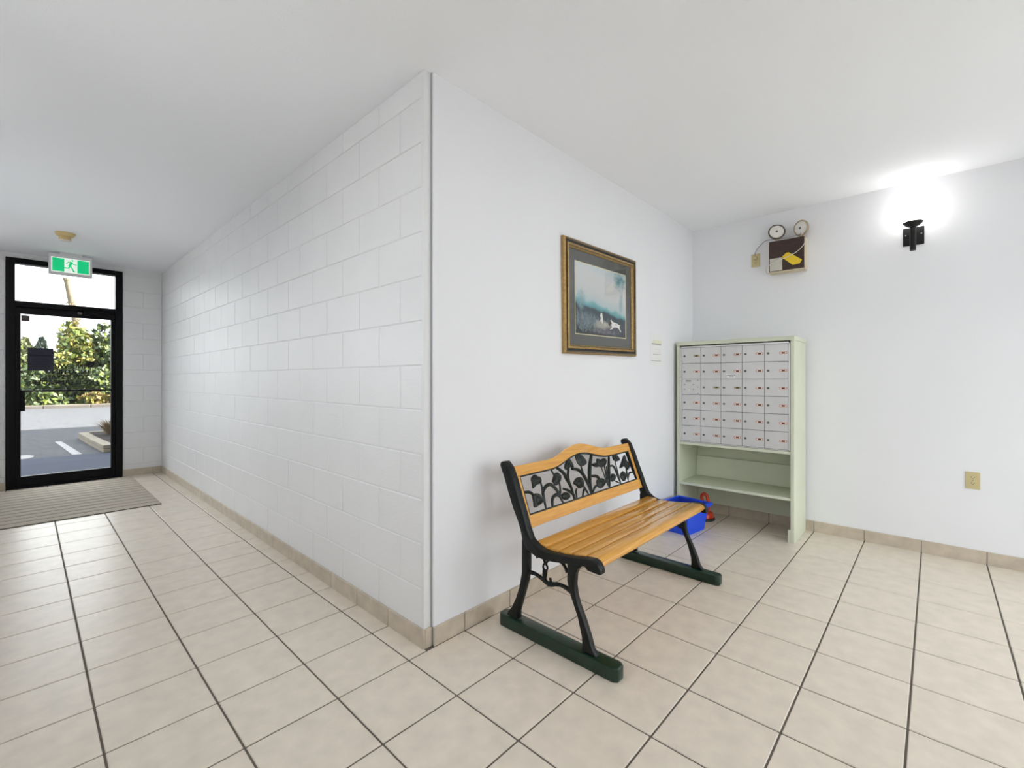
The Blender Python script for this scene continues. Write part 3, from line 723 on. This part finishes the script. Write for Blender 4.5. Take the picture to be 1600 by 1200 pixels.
# ------------------------------------------------------------------ framed picture
pic = thing('framed_picture', 'gold framed picture of two dogs in a misty landscape above the bench', 'picture', loc=(1.435, 0, 1.752))
pic.rotation_euler = (0, R(-0.9), 0)
W2, H2 = 0.456, 0.363
def ring_frame(w0, h0, w1, h1, d0, d1):
    """mitred moulding between two rectangles, wall depth d (towards the room is -y)"""
    m = MB(); o = [(-w0, -h0), (w0, -h0), (w0, h0), (-w0, h0)]; i = [(-w1, -h1), (w1, -h1), (w1, h1), (-w1, h1)]
    for k in range(4):
        a, b, c, d = o[k], o[(k + 1) % 4], i[(k + 1) % 4], i[k]
        m.face([(a[0], -d0, a[1]), (b[0], -d0, b[1]), (c[0], -d1, c[1]), (d[0], -d1, d[1])])
        m.face([(a[0], -0.001, a[1]), (b[0], -0.001, b[1]), (b[0], -d0, b[1]), (a[0], -d0, a[1])])
        m.face([(d[0], -d1, d[1]), (c[0], -d1, c[1]), (c[0], -0.001, c[1]), (d[0], -0.001, d[1])])
        m.face([(a[0], -0.001, a[1]), (b[0], -0.001, b[1]), (c[0], -0.001, c[1]), (d[0], -0.001, d[1])])
    return m
for nm, a, b, d0, d1, mm in (('outer_moulding', 0.0, 0.010, 0.020, 0.030, 'gold'), ('edge_moulding', 0.010, 0.019, 0.030, 0.026, 'gold_dark'), ('channel', 0.019, 0.034, 0.018, 0.016, 'frame_channel'),
                             ('inner_moulding', 0.034, 0.046, 0.026, 0.028, 'gold'), ('inner_bead', 0.046, 0.051, 0.024, 0.022, 'gold_dark'), ('lip', 0.051, 0.059, 0.024, 0.015, 'gold')):
    ring_frame(W2 - a, H2 - a, W2 - b, H2 - b, d0, d1).build(nm, mm, pic, weld=True)
wi, hi = W2 - 0.058, H2 - 0.058
MB().box((-wi, -0.008, -hi), (wi, -0.001, hi)).build('mount_board', 'mat_board', pic)
ring_frame(0.325, 0.235, 0.319, 0.229, 0.0095, 0.0085).build('mount_bevel', 'cream', pic, weld=True)
m = MB(); m.face([(-0.319, -0.0086, -0.229), (0.319, -0.0086, -0.229), (0.319, -0.0086, 0.229), (-0.319, -0.0086, 0.229)])
pr = m.build('print', 'misty_print', pic)
uvl = pr.data.uv_layers.new(name='UVMap')
for lp in pr.data.loops:
    v = pr.data.vertices[lp.vertex_index].co; uvl.data[lp.index].uv = ((v.x + 0.319) / 0.638, (v.z + 0.229) / 0.458)
def flat(name, poly, m_, d):
    mb = MB(); mb.face([(-0.319 + u * 0.638, d, -0.229 + v * 0.458) for u, v in poly]); return mb.build(name, m_, pr)
flat('running_dog', [(0.645, 0.205), (0.665, 0.235), (0.675, 0.275), (0.70, 0.24), (0.74, 0.225), (0.80, 0.215), (0.86, 0.195), (0.89, 0.20), (0.865, 0.18), (0.87, 0.14), (0.90, 0.09), (0.88, 0.085), (0.85, 0.13), (0.80, 0.15), (0.74, 0.145), (0.71, 0.12), (0.66, 0.10), (0.66, 0.115), (0.70, 0.15), (0.68, 0.18)], 'dog_white', -0.0088)
flat('dog_patch', [(0.62, 0.20), (0.645, 0.235), (0.68, 0.235), (0.695, 0.20), (0.67, 0.165), (0.63, 0.165)], 'dog_dark', -0.0090)
flat('dog_patch', [(0.65, 0.27), (0.67, 0.29), (0.69, 0.27), (0.67, 0.25)], 'dog_dark', -0.0090)
flat('dog_patch', [(0.77, 0.20), (0.79, 0.205), (0.80, 0.185), (0.78, 0.18)], 'dog_dark', -0.0090)
flat('sitting_dog', [(0.45, 0.20), (0.47, 0.26), (0.455, 0.30), (0.475, 0.34), (0.50, 0.335), (0.51, 0.28), (0.515, 0.20), (0.50, 0.165), (0.495, 0.22), (0.48, 0.17), (0.475, 0.22)], 'dog_white', -0.0088)
mb = MB()          # pale reeds painted along the lower left
for _ in range(150):
    u = random.betavariate(1.2, 2.4) * 0.8 + 0.01; v = random.uniform(0.02, 0.24 + 0.12 * (0.5 - u)); h_ = random.uniform(0.03, 0.10); t_ = random.uniform(-0.035, 0.035); w_ = random.uniform(0.0012, 0.0028)
    Q = lambda a, b: (-0.319 + min(max(a, 0.003), 0.997) * 0.638, -0.00872, -0.229 + b * 0.458)
    mb.face([Q(u - w_, v), Q(u + w_, v), Q(u + t_ + w_ * 0.4, v + h_), Q(u + t_ - w_ * 0.4, v + h_)])
tag(mb.build('reeds', 'reed_pale', pr), kind='stuff')
MB().box((-wi, -0.0145, -hi), (wi, -0.0125, hi)).build('glazing', 'picture_glass', pic)

# letter-size sheet on the wall
pn = thing('wall_notice', 'white printed sheet on the wall between picture and mailboxes', 'paper', loc=(2.28, 0, 1.468))
MB().box((-0.106, -0.0018, -0.127), (0.106, -0.0004, 0.127)).build('sheet', 'paper', pn)
for z, x0, x1, mm, h in ((0.065, -0.06, 0.095, 'print_yellow', 0.012), (0.045, -0.085, 0.09, 'print_grey', 0.006), (0.0, -0.04, 0.085, 'plate_white', 0.003), (-0.02, -0.05, 0.085, 'plate_white', 0.002),
                         (-0.038, -0.06, 0.085, 'print_grey', 0.002), (-0.07, -0.03, 0.085, 'plate_white', 0.002), (-0.093, -0.095, 0.085, 'print_grey', 0.0025), (-0.11, -0.09, 0.085, 'plate_white', 0.0015)):
    MB().box((x0, -0.0024, z - h), (x1, -0.0018, z + h)).build('printed_line', mm, pn)

# ------------------------------------------------------------------ outlets
def outlet(y, z, label, plug=False):
    o = thing('wall_outlet', label, 'outlet', 'ivory duplex outlets on the right wall', loc=(L, y, z))
    MB().box((-0.006, -0.035, -0.057), (-0.0005, 0.035, 0.057)).build('plate', 'ivory_plastic', o, bevel=0.003)
    for s in (1, -1):
        c = s * 0.0195
        f = [(-0.006 - 0.0, 0.0165 * math.cos(t), c + max(-0.0115, min(0.0115, 0.0165 * math.sin(t)))) for t in [2 * math.pi * k / 20 for k in range(20)]]
        fc = MB().prism(f, [(-0.0085, p[1], p[2]) for p in f]).build('receptacle', 'ivory_plastic', o)
        if not (plug and s == 1):
            MB().box((-0.0089, 0.0052, c - 0.001), (-0.0084, 0.0078, c + 0.008)).build('slot', 'slot_black', fc)
            MB().box((-0.0089, -0.0078, c - 0.001), (-0.0084, -0.0052, c + 0.007)).build('slot', 'slot_black', fc)
            MB().lathe([(0.0028, -0.0084), (0.0028, -0.0089)], (0, 0, c - 0.0068), 'X', 10).build('ground_hole', 'slot_black', fc)
    MB().lathe([(0.003, -0.006), (0.0025, -0.0075)], (0, 0, 0), 'X', 10).build('screw', 'lock_metal', o)
    return o
outlet(-1.870, 0.545, 'ivory duplex outlet low on the wall right of the mailboxes')
outlet(-0.547, 2.253, 'ivory outlet high on the wall beside the emergency light, cord plugged in', True)

# ------------------------------------------------------------------ emergency light
em = thing('emergency_light', 'emergency light with two round lamp heads and dark wood grain front', 'emergency light', loc=(L, -0.80, 2.11))
def EO(o): o.location = (-L, 0.80, -2.11); return o
ey0, ey1, ez0, ez1, ef = -0.928, -0.670, 2.104, 2.366, 2.952
EO(box('casing', (ef + 0.002, ey0, ez0), (L - 0.0005, ey1, ez1), 'beige_metal', em, bevel=0.003))
EO(box('front_panel', (ef - 0.002, ey0 + 0.004, ez0 + 0.008), (ef + 0.0018, ey1 - 0.004, ez1 - 0.002), 'dark_woodgrain', em))
EO(box('bottom_lip', (ef - 0.006, ey0, ez0), (ef + 0.0018, ey1, ez0 + 0.0075), 'beige_metal', em))
def head(y, z, yaw, pitch, rim, r=0.062):
    h = bpy.data.objects.new('lamp_head', None)
    me = MB().lathe([(0.018, 0.052), (0.034, 0.042), (0.050, 0.018), (r, 0.004), (r, -0.004)], (0, 0, 0), 'X', 28).mesh('lamp_head', rim, smooth=True)
    hd = link('lamp_head', me, em, (2.985 - L, y + 0.80, z - 2.11), (0, R(pitch), R(yaw)))
    bpy.data.objects.remove(h)
    MB().lathe([(r * 0.86, -0.0042), (r * 0.84, -0.0085), (r * 0.5, -0.0125), (0.004, -0.014)], (0, 0, 0), 'X', 28).build('lens', 'reflector', hd, smooth=True)
    rg = [(-0.005, r * 0.94 * math.cos(t), r * 0.94 * math.sin(t)) for t in [2 * math.pi * k / 28 for k in range(29)]]
    MB().tube(rg, 0.0055, 8).build('rim', rim, hd, smooth=True)
    MB().lathe([(0.010, -0.0145), (0.006, -0.018)], (0, 0, 0), 'X', 12).build('bulb_shield', 'lock_metal', hd, smooth=True)
    EO(MB().tube([(2.985, y, ez1 - 0.002), (2.985, y, z - 0.038)], 0.009, 10).build('swivel', 'lamp_brass', em))
head(-0.722, 2.447, 20, 8, 'lamp_rim_dark')
head(-0.898, 2.440, -28, -6, 'lamp_brass')
EO(MB().box((ef - 0.0035, -0.680, ez0 + 0.014), (ef - 0.0021, -0.770, ez0 + 0.118)).build('white_tag', 'tag_white', em))
ty = [(-0.766, 2.222), (-0.800, 2.252), (-0.818, 2.252), (-0.910, 2.178), (-0.894, 2.150), (-0.846, 2.146)]
EO(MB().prism([(ef - 0.0055, y, z) for y, z in ty], [(ef - 0.004, y, z) for y, z in ty]).build('yellow_tag', 'tag_yellow', em))
EO(MB().tube(crom([(3.0, -0.925, 2.372), (2.96, -0.936, 2.36), (2.944, -0.925, 2.30), (2.943, -0.880, 2.25), (2.943, -0.82, 2.222), (2.943, -0.75, 2.198), (2.943, -0.690, 2.176), (2.950, -0.655, 2.158), (3.0, -0.640, 2.142), (3.04, -0.64, 2.125), (3.043, -0.665, 2.118)], 5), 0.0028, 6).build('tag_cord', 'cord_white', em, smooth=True))
EO(MB().tube(crom([(3.035, -0.547, 2.272), (3.020, -0.553, 2.32), (3.02, -0.585, 2.365), (3.0, -0.64, 2.395), (2.985, -0.72, 2.388), (2.985, -0.82, 2.382), (2.985, -0.89, 2.392)], 5), 0.003, 6).build('power_cord', 'cord_grey', em, smooth=True))
EO(MB().box((3.022, -0.534, 2.262), (3.0443, -0.560, 2.284)).build('plug', 'ivory_plastic', em, bevel=0.003))

# ------------------------------------------------------------------ globe wall lamps
def sconce(loc, rz, label):
    s = thing('wall_sconce', label, 'wall lamp', 'globe wall lamps', loc=loc); s.rotation_euler = (0, 0, rz)
    # local: wall plane x = 0, room towards -x, z = 0 at the lamp's arm
    MB().box((-0.006, -0.057, -0.064), (-0.0005, 0.057, 0.064)).build('wall_plate', 'sconce_black', s, bevel=0.002)
    for yy in (0.042, -0.042): MB().lathe([(0.005, -0.006), (0.004, -0.009)], (0, yy, 0.012), 'X', 10).build('screw', 'screw', s)
    MB().tube([(-0.006, 0, -0.03), (-0.125, 0, -0.03)], 0.010, 10).build('arm', 'sconce_black', s)
    MB().tube([(-0.125, 0, -0.125), (-0.125, 0, 0.045)], 0.0165, 18).build('stem', 'sconce_black', s, smooth=True)
    MB().lathe([(0.017, 0.036), (0.034, 0.044), (0.051, 0.060), (0.056, 0.070), (0.050, 0.070), (0.03, 0.058)], (-0.125, 0, 0), 'Z', 28).build('cup', 'sconce_black', s, smooth=True)
    bm = bmesh.new(); bmesh.ops.create_icosphere(bm, subdivisions=4, radius=0.100)
    for f in bm.faces: f.smooth = True
    me = bpy.data.meshes.new('globe'); bm.to_mesh(me); bm.free(); me.materials.append(MATS['globe'])
    link('globe', me, s, (-0.125, 0, 0.156))
    return s
sconce((L, -1.573, 2.243), 0, 'glowing globe wall lamp on black bracket, right of the emergency light')
sconce((XL, 4.75, 2.243), math.pi, 'globe wall lamp on the corridor wall opposite the block wall')
sconce((XL, 1.55, 2.243), math.pi, 'added globe wall lamp between the two left wall windows')  # this and the lamps below are unseen, added to lift the ceiling
sconce((XL, -1.05, 2.243), math.pi, 'added globe wall lamp on the left wall nearest the corner window')
sconce((-0.75, YB, 2.243), -math.pi / 2, 'added globe wall lamp on the back wall beside the glazed bay')
sconce((XL, -2.4, 2.243), math.pi, 'added globe wall lamp at the back end of the left wall')

# unseen fluorescent fixture added behind the camera to brighten floor and walls
cf = thing('added_ceiling_light', 'added long fluorescent ceiling light in the lobby before the glazed bay', 'ceiling light', loc=(-1.05, -2.10, H))
cf.rotation_euler = (0, 0, R(90))
MB().box((-0.64, -0.19, -0.03), (0.64, 0.19, -0.0005)).build('housing', 'sign_housing', cf, bevel=0.004)
MB().prism([(-0.62, -0.17, -0.03), (0.62, -0.17, -0.03), (0.62, 0.17, -0.03), (-0.62, 0.17, -0.03)],
           [(-0.60, -0.12, -0.085), (0.60, -0.12, -0.085), (0.60, 0.12, -0.085), (-0.60, 0.12, -0.085)]).build('diffuser', 'added_light_diffuser', cf)

# ------------------------------------------------------------------ exit sign and detector
ex = thing('exit_sign', 'green running man exit sign hung from ceiling before the glass door', 'exit sign', loc=(-0.924, 5.37, 2.494))
MB().box((-0.176, 0.0, -0.114), (0.176, 0.05, 0.112)).build('housing', 'sign_housing', ex, bevel=0.004)
MB().box((-0.09, 0.005, 0.112), (0.09, 0.045, 0.1355)).build('ceiling_bracket', 'sign_housing', ex, bevel=0.002)
MB().box((-0.155, -0.0015, -0.086), (0.155, -0.0002, 0.074)).build('light_panel', 'sign_white', ex)
for x0, x1 in ((-0.147, -0.052), (0.052, 0.147)): MB().box((x0, -0.0025, -0.078), (x1, -0.0015, 0.066)).build('green_field', 'sign_green', ex)
fig = bpy.data.objects.new('running_figure', None)
bpy.data.objects.remove(fig)
m = MB()
def limb(pts, w, mb):
    P = [Vector((p[0], 0, p[1])) for p in pts]
    for a, b in zip(P[:-1], P[1:]):
        d = (b - a).normalized(); nrm = Vector((-d.z, 0, d.x)) * w
        a2, b2 = a - d * w * 0.5, b + d * w * 0.5
        mb.face([(q.x, -0.0026, q.z) for q in (a2 + nrm, b2 + nrm, b2 - nrm, a2 - nrm)])
m.face([(0.012 + 0.0095 * math.cos(t), -0.0026, 0.054 + 0.0095 * math.sin(t)) for t in [k * 2 * math.pi / 14 for k in range(14)]])
limb([(0.004, 0.035), (-0.010, -0.008)], 0.011, m)
limb([(0.006, 0.036), (-0.018, 0.036), (-0.036, 0.016)], 0.0042, m)
limb([(0.006, 0.034), (0.020, 0.014), (0.046, 0.012)], 0.0042, m)
limb([(-0.006, -0.008), (0.010, -0.034), (0.022, -0.066), (0.032, -0.066)], 0.006, m)
limb([(-0.010, -0.008), (-0.018, -0.034), (-0.058, -0.034)], 0.006, m)
m.build('running_figure', 'sign_green', ex)
sd = thing('smoke_detector', 'yellowed round smoke detector on the corridor ceiling', 'smoke detector', loc=(-1.010, 4.44, H))
MB().lathe([(0.072, -0.0005), (0.072, -0.012), (0.060, -0.030), (0.043, -0.040)], (0, 0, 0), 'Z', 32).build('base', 'detector_yellow', sd, smooth=True)
MB().lathe([(0.042, -0.040), (0.044, -0.066), (0.040, -0.070)], (0, 0, 0), 'Z', 32).build('sensor', 'detector_yellow', sd, smooth=True)
MB().lathe([(0.041, -0.070), (0.040, -0.076), (0.02, -0.077)], (0, 0, 0), 'Z', 32).build('cap', 'detector_white', sd, smooth=True)

# ------------------------------------------------------------------ ribbed door mat
dm = thing('door_mat', 'taupe ribbed entrance mat on the tiles in front of the glass door', 'mat', loc=(-0.96, 4.755, 0))
hx, hy = 0.60, 0.895
MB().box((-hx, -hy, 0.0004), (hx, hy, 0.006)).build('backing', 'mat_base', dm)
NR = 13; pt = 2 * hy / NR
rib = MB(); w = pt / 2 - 0.011
rib.prism([(-hx + 0.004, -w, 0.006), (hx - 0.004, -w, 0.006), (hx - 0.004, w, 0.006), (-hx + 0.004, w, 0.006)],
          [(-hx + 0.004, -w + 0.012, 0.0105), (hx - 0.004, -w + 0.012, 0.0105), (hx - 0.004, w - 0.012, 0.0105), (-hx + 0.004, w - 0.012, 0.0105)])
rme = rib.mesh('rib', 'mat_rib')
for k in range(NR): link('rib', rme, dm, (0, -hy + pt * (k + 0.5), 0))

# ------------------------------------------------------------------ outdoors
gz = -0.03
struct(box('ground', (-60, -60, -0.4), (60, 90, gz - 0.02), 'asphalt'))
struct(box('bounce_forecourt', (-24, -24, -0.3), (20, YB - 0.2, gz), 'bounce_paving'))  # unseen paving added to bounce sunlight up to the lobby ceiling
struct(box('bounce_path', (-14, YB - 0.2, -0.3), (XL - 0.16, 5.5, gz), 'pale_bounce_paving'))  # unseen paving added to bounce skylight into the corridor
struct(box('entrance_slab', (-9, M + 0.2, -0.3), (9, 8.75, gz), 'concrete'))
struct(box('parking_lot', (-40, 8.75, -0.3), (40, 26.2, gz), 'asphalt'))
struct(box('verge', (-40, 26.55, -0.3), (40, 60, gz + 0.12), 'verge_grass'))
kerb = struct(bpy.data.objects.new('kerb', None)); col.objects.link(kerb)
km = MB().box((-0.745, -0.17, -0.2), (0.745, 0.17, 0.14)).mesh('kerb_stone', 'kerb', bevel=0.03)
for k in range(-9, 10): link('kerb_stone', km, kerb, (k * 1.5, 26.38, gz))
# the storeys above and the outer walls (they shade the ground by the door)
m = MB(); m.box((XL - 0.15, YB - 0.2, H + 0.26), (34, M + 0.2, 15.6))
m.box((0.301, M + 0.0, 0), (34, M + 0.2, H + 0.26)); m.box((L + 0.16, YB - 0.2, 0), (34, YB, H + 0.26))
struct(m.build('wall_outer', 'facade'))
struct(box('sunshade_roof', (-3, YB - 1.6, 2.72), (9, YB - 0.21, 2.92), 'facade'))  # unseen roof added to keep direct sun out of the bay
for (y0, y1, x0, x1, lab) in ((8.72, 11.25, -0.735, -0.735, 'long white stall line painted on the asphalt outside the door'),):
    mm = MB(); mm.prism([(-0.62, 8.80, gz + 0.001), (-0.735, 8.80, gz + 0.001), (-0.865, 11.25, gz + 0.001), (-0.775, 11.25, gz + 0.001)],
                        [(-0.62, 8.80, gz + 0.004), (-0.735, 8.80, gz + 0.004), (-0.865, 11.25, gz + 0.004), (-0.775, 11.25, gz + 0.004)])
    tag(mm.build('parking_line', 'line_paint'), lab, 'road marking')
mm = MB(); el = [(-1.34 + 0.17 * math.cos(t), 9.05 + 0.28 * math.sin(t)) for t in [k * math.pi / 8 for k in range(16)]]
mm.prism([(x, y, gz + 0.001) for x, y in el], [(x, y, gz + 0.004) for x, y in el])
tag(mm.build('paint_patch', 'line_paint'), 'worn white paint patch on the asphalt beside the left door stile', 'road marking')
# timber edged planting bed
bed = thing('planting_bed', 'timber edged planting bed with dark soil outside the glass door', 'planter', loc=(1.2, 10, gz))
def PO(o): o.location = (-1.2, -10, -gz); return o
PO(MB().prism([(-0.30, 8.80, gz), (3.4, 8.80, gz), (3.4, 11.5, gz), (-0.34, 11.5, gz)], [(-0.30, 8.80, gz + 0.115), (3.4, 8.80, gz + 0.115), (3.4, 11.5, gz + 0.115), (-0.34, 11.5, gz + 0.115)]).build('soil', 'soil', bed))
def timber(p, q, z0, w=0.15, h=0.064):
    a, b = Vector((*p, 0)), Vector((*q, 0)); d = (b - a).normalized(); nn = Vector((-d.y, d.x, 0)) * w / 2
    c = [a + nn, b + nn, b - nn, a - nn]
    PO(MB().prism([(v.x, v.y, z0) for v in c], [(v.x, v.y, z0 + h) for v in c]).build('timber', 'timber', bed, bevel=0.01))
for lv in (0, 1):
    z = gz + 0.0655 * lv
    timber((-0.29, 8.70), (-0.37, 10.1), z); timber((-0.372, 10.12), (-0.43, 11.60), z)
    timber((-0.21, 8.72), (1.5, 8.66), z); timber((1.52, 8.66), (3.4, 8.6), z)
    timber((-0.33, 11.62), (1.5, 11.66), z); timber((1.52, 11.66), (3.4, 11.7), z)
# tufts of dry grass in the bed
def tuft(name, x, y, z, hgt, n_, spread, label, m_='dry_grass'):
    mb = MB()
    for k in range(n_):
        a = random.uniform(0, 6.28); r = random.uniform(0.2, 1) * spread; hh = hgt * random.uniform(0.55, 1.0)
        bx, by = 0.3 * r * math.cos(a), 0.3 * r * math.sin(a); tx, ty_ = r * math.cos(a), r * math.sin(a)
        wv = Vector((-math.sin(a), math.cos(a), 0)) * 0.012
        mb.face([(bx - wv.x, by - wv.y, 0), (bx + wv.x, by + wv.y, 0), ((bx + tx) / 2 + wv.x * 0.8, (by + ty_) / 2 + wv.y * 0.8, hh * 0.65), (tx, ty_, hh), ((bx + tx) / 2 - wv.x * 0.8, (by + ty_) / 2 - wv.y * 0.8, hh * 0.65)])
    o = mb.build(name, m_); o.location = (x, y, z)
    return tag(o, label, 'grass')
tuft('grass_tuft', 0.02, 10.95, gz + 0.116, 0.34, 260, 0.42, 'tuft of dry brown grass at the back of the planting bed')

# hedge, shrubs and trees across the road
def leaves(mb, n_, where, size, mi=None):
    for _ in range(n_):
        p = where(); s = size * random.uniform(0.6, 1.3)
        e = Euler((random.uniform(-1.1, 1.1), random.uniform(-1.1, 1.1), random.uniform(0, 6.28))).to_matrix()
        u, w_ = e @ Vector((s, 0, 0)), e @ Vector((0, 0, s * 0.62))
        k = random.random()
        mb.face([p - u, p - w_, p + u, p + w_], (mi if mi is not None else (0 if k < 0.6 else 1)))
hv = MB()
def in_hedge():
    x = random.uniform(-9, 10); t = random.random()
    zt = 1.65 + 0.15 * math.sin(x * 2.7) + 0.12 * math.sin(x * 5.1 + 1)
    z = random.uniform(0, 1) ** 0.9 * zt
    y = 27.6 + random.uniform(-0.25, 0.5) + 0.35 * math.sin(x * 2.3 + z * 2) + 0.25 * z
    return Vector((x, y, gz + 0.12 + z))
leaves(hv, 13000, in_hedge, 0.115)
hedge = thing('ivy_hedge', 'long dark green ivy hedge along the far kerb of the road', 'hedge', loc=(0, 27.8, 0))
ho = tag(hv.build('foliage', ['leaf_ivy', 'leaf_green'], hedge), kind='stuff'); ho.location = (0, -27.8, 0)
MB().prism([(-9, 28.1, gz), (10, 28.1, gz), (10, 29.3, gz), (-9, 29.3, gz)], [(-9, 28.6, 1.45), (10, 28.6, 1.45), (10, 29.3, 1.45), (-9, 29.3, 1.45)]).build('bank', 'leaf_ivy', hedge).location = (0, -27.8, 0)
def shrub(x, y, z0, rx, ry, rz, n_, mats, label, cat='shrub', size=0.17, nm='shrub', group=None):
    s = thing(nm, label, cat, group, loc=(x, y, gz + 0.1))
    mb = MB()
    lumps = [(random.uniform(-0.6, 0.6), random.uniform(-0.5, 0.5), random.uniform(-0.5, 0.75), random.uniform(0.4, 0.62)) for _ in range(11)] + [(0, 0, 0, 0.75)]
    def w_():
        a, b, c, r = random.choice(lumps)
        while True:
            v = Vector((random.gauss(0, 1), random.gauss(0, 1), random.gauss(0, 1)))
            if v.length > 0.01: break
        v = v.normalized() * r * random.uniform(0.75, 1.05)
        return Vector(((a + v.x) * rx, (b + v.y) * ry, z0 + (c + v.z) * rz))
    leaves(mb, n_, w_, size)
    tag(mb.build('foliage', mats, s), kind='stuff')
    for k in range(4):
        a = k * 1.7
        MB().tube([(0.1 * math.cos(a), 0.1 * math.sin(a), 0), (0.3 * rx * math.cos(a), 0.3 * ry * math.sin(a), z0 * 0.6), (0.55 * rx * math.cos(a), 0.5 * ry * math.sin(a), z0 + rz * 0.3)], [0.05, 0.035, 0.012], 6).build('branch', 'bark', s)
    return s
shrub(1.85, 30.4, 2.35, 0.95, 0.8, 1.45, 2400, ['leaf_green', 'leaf_ivy'], 'tall green shrub behind the hedge at the right door stile', size=0.14)
shrub(0.55, 29.9, 2.30, 0.75, 0.6, 1.50, 2100, ['leaf_green', 'leaf_yellow'], 'tall yellow green shrub behind the hedge at the pole foot', size=0.14)
shrub(-0.12, 28.7, 1.95, 0.38, 0.4, 0.48, 500, ['leaf_yellow', 'leaf_green'], 'low golden yellow shrub above the hedge beside the dark notice', size=0.12)
shrub(-1.42, 28.6, 1.05, 0.40, 0.4, 0.40, 300, ['leaf_yellow', 'leaf_green'], 'small yellow shrub in the hedge at the left door stile', size=0.12)
shrub(-1.9, 30.2, 1.9, 0.9, 0.7, 0.95, 900, ['leaf_olive', 'leaf_green'], 'olive shrub behind the hedge at the left door stile', size=0.13)
shrub(4.4, 30.4, 2.5, 1.3, 0.9, 1.6, 1500, ['leaf_green', 'leaf_yellow'], 'green shrub far right behind the hedge')
shrub(1.0, 27.25, 0.30, 0.55, 0.30, 0.32, 300, ['dry_grass', 'leaf_yellow'], 'dry brown shrub at the hedge foot by the kerb', size=0.11)
def conifer(x, y, h, r, n_, label, m_):
    t = thing('conifer_tree', label, 'tree', 'conifers far behind the hedge', loc=(x, y, 0))
    mb = MB()
    def w_():
        z = random.random() ** 1.5 * h * 0.88 + h * 0.12; rr = r * (1 - (z - h * 0.12) / (h * 0.9)) * random.uniform(0.5, 1.05); a = random.uniform(0, 6.28)
        return Vector((rr * math.cos(a), rr * math.sin(a), z - rr * 0.2))
    leaves(mb, n_, w_, 0.30, 0)
    tag(mb.build('foliage', [m_], t), kind='stuff')
    MB().tube([(0, 0, 0), (0, 0, h * 0.96)], [r * 0.09, 0.03], 8).build('trunk', 'bark', t)
conifer(-0.02, 70, 5.8, 2.0, 1500, 'dark green pointed conifer far behind the hedge', 'leaf_conifer')
conifer(-1.25, 64, 5.3, 2.0, 1500, 'olive rounded conifer far away at the left door stile', 'leaf_olive')
conifer(5.0, 74, 6.5, 2.4, 900, 'pale conifer far behind the tall shrubs', 'leaf_olive')
# leaning bare pole with ivy
up = thing('utility_pole', 'tall weathered leaning pole rising behind the shrubs', 'pole', loc=(1.28, 31.5, 0))
MB().tube([(0, 0, 0), (-0.76, 0, 4.6), (-1.05, 0, 6.45)], [0.18, 0.16, 0.14], 12).build('shaft', 'pole_wood', up, smooth=True)
MB().lathe([(0.14, 0), (0.165, 0.0), (0.165, 0.10), (0.09, 0.13)], (-1.06, 0, 6.42), 'Z', 12).build('cap', 'pole_wood', up)
mb = MB()
def on_pole():
    z = random.uniform(3.2, 5.4); a = random.uniform(0, 6.28); r = 0.17 + 0.07 * random.random()
    return Vector((-0.165 * z + r * math.cos(a), r * math.sin(a), z))
leaves(mb, 240, on_pole, 0.05)
tag(mb.build('climbing_ivy', ['dry_grass', 'pole_wood'], up), kind='stuff')
# pale house beyond
hs = thing('house', 'pale stucco house far beyond the hedge at the left', 'house', loc=(-6.5, 48, 0))
box('wall', (-4.0, 0, 0), (4.4, 6, 3.1), 'stucco', hs)
MB().prism([(-4.4, -0.4, 3.1), (4.8, -0.4, 3.1), (4.8, 6.4, 3.1), (-4.4, 6.4, 3.1)], [(-2.5, 2.8, 4.0), (2.9, 2.8, 4.0), (2.9, 3.2, 4.0), (-2.5, 3.2, 4.0)]).build('roof', 'roof_shingle', hs)
for x in (-2.5, 1.6):
    f = box('window', (x, -0.04, 1.0), (x + 1.4, 0.0, 2.2), 'facade', hs)
    box('pane', (x + 0.08, -0.05, 1.08), (x + 1.32, -0.041, 2.12), 'frame_channel', f)
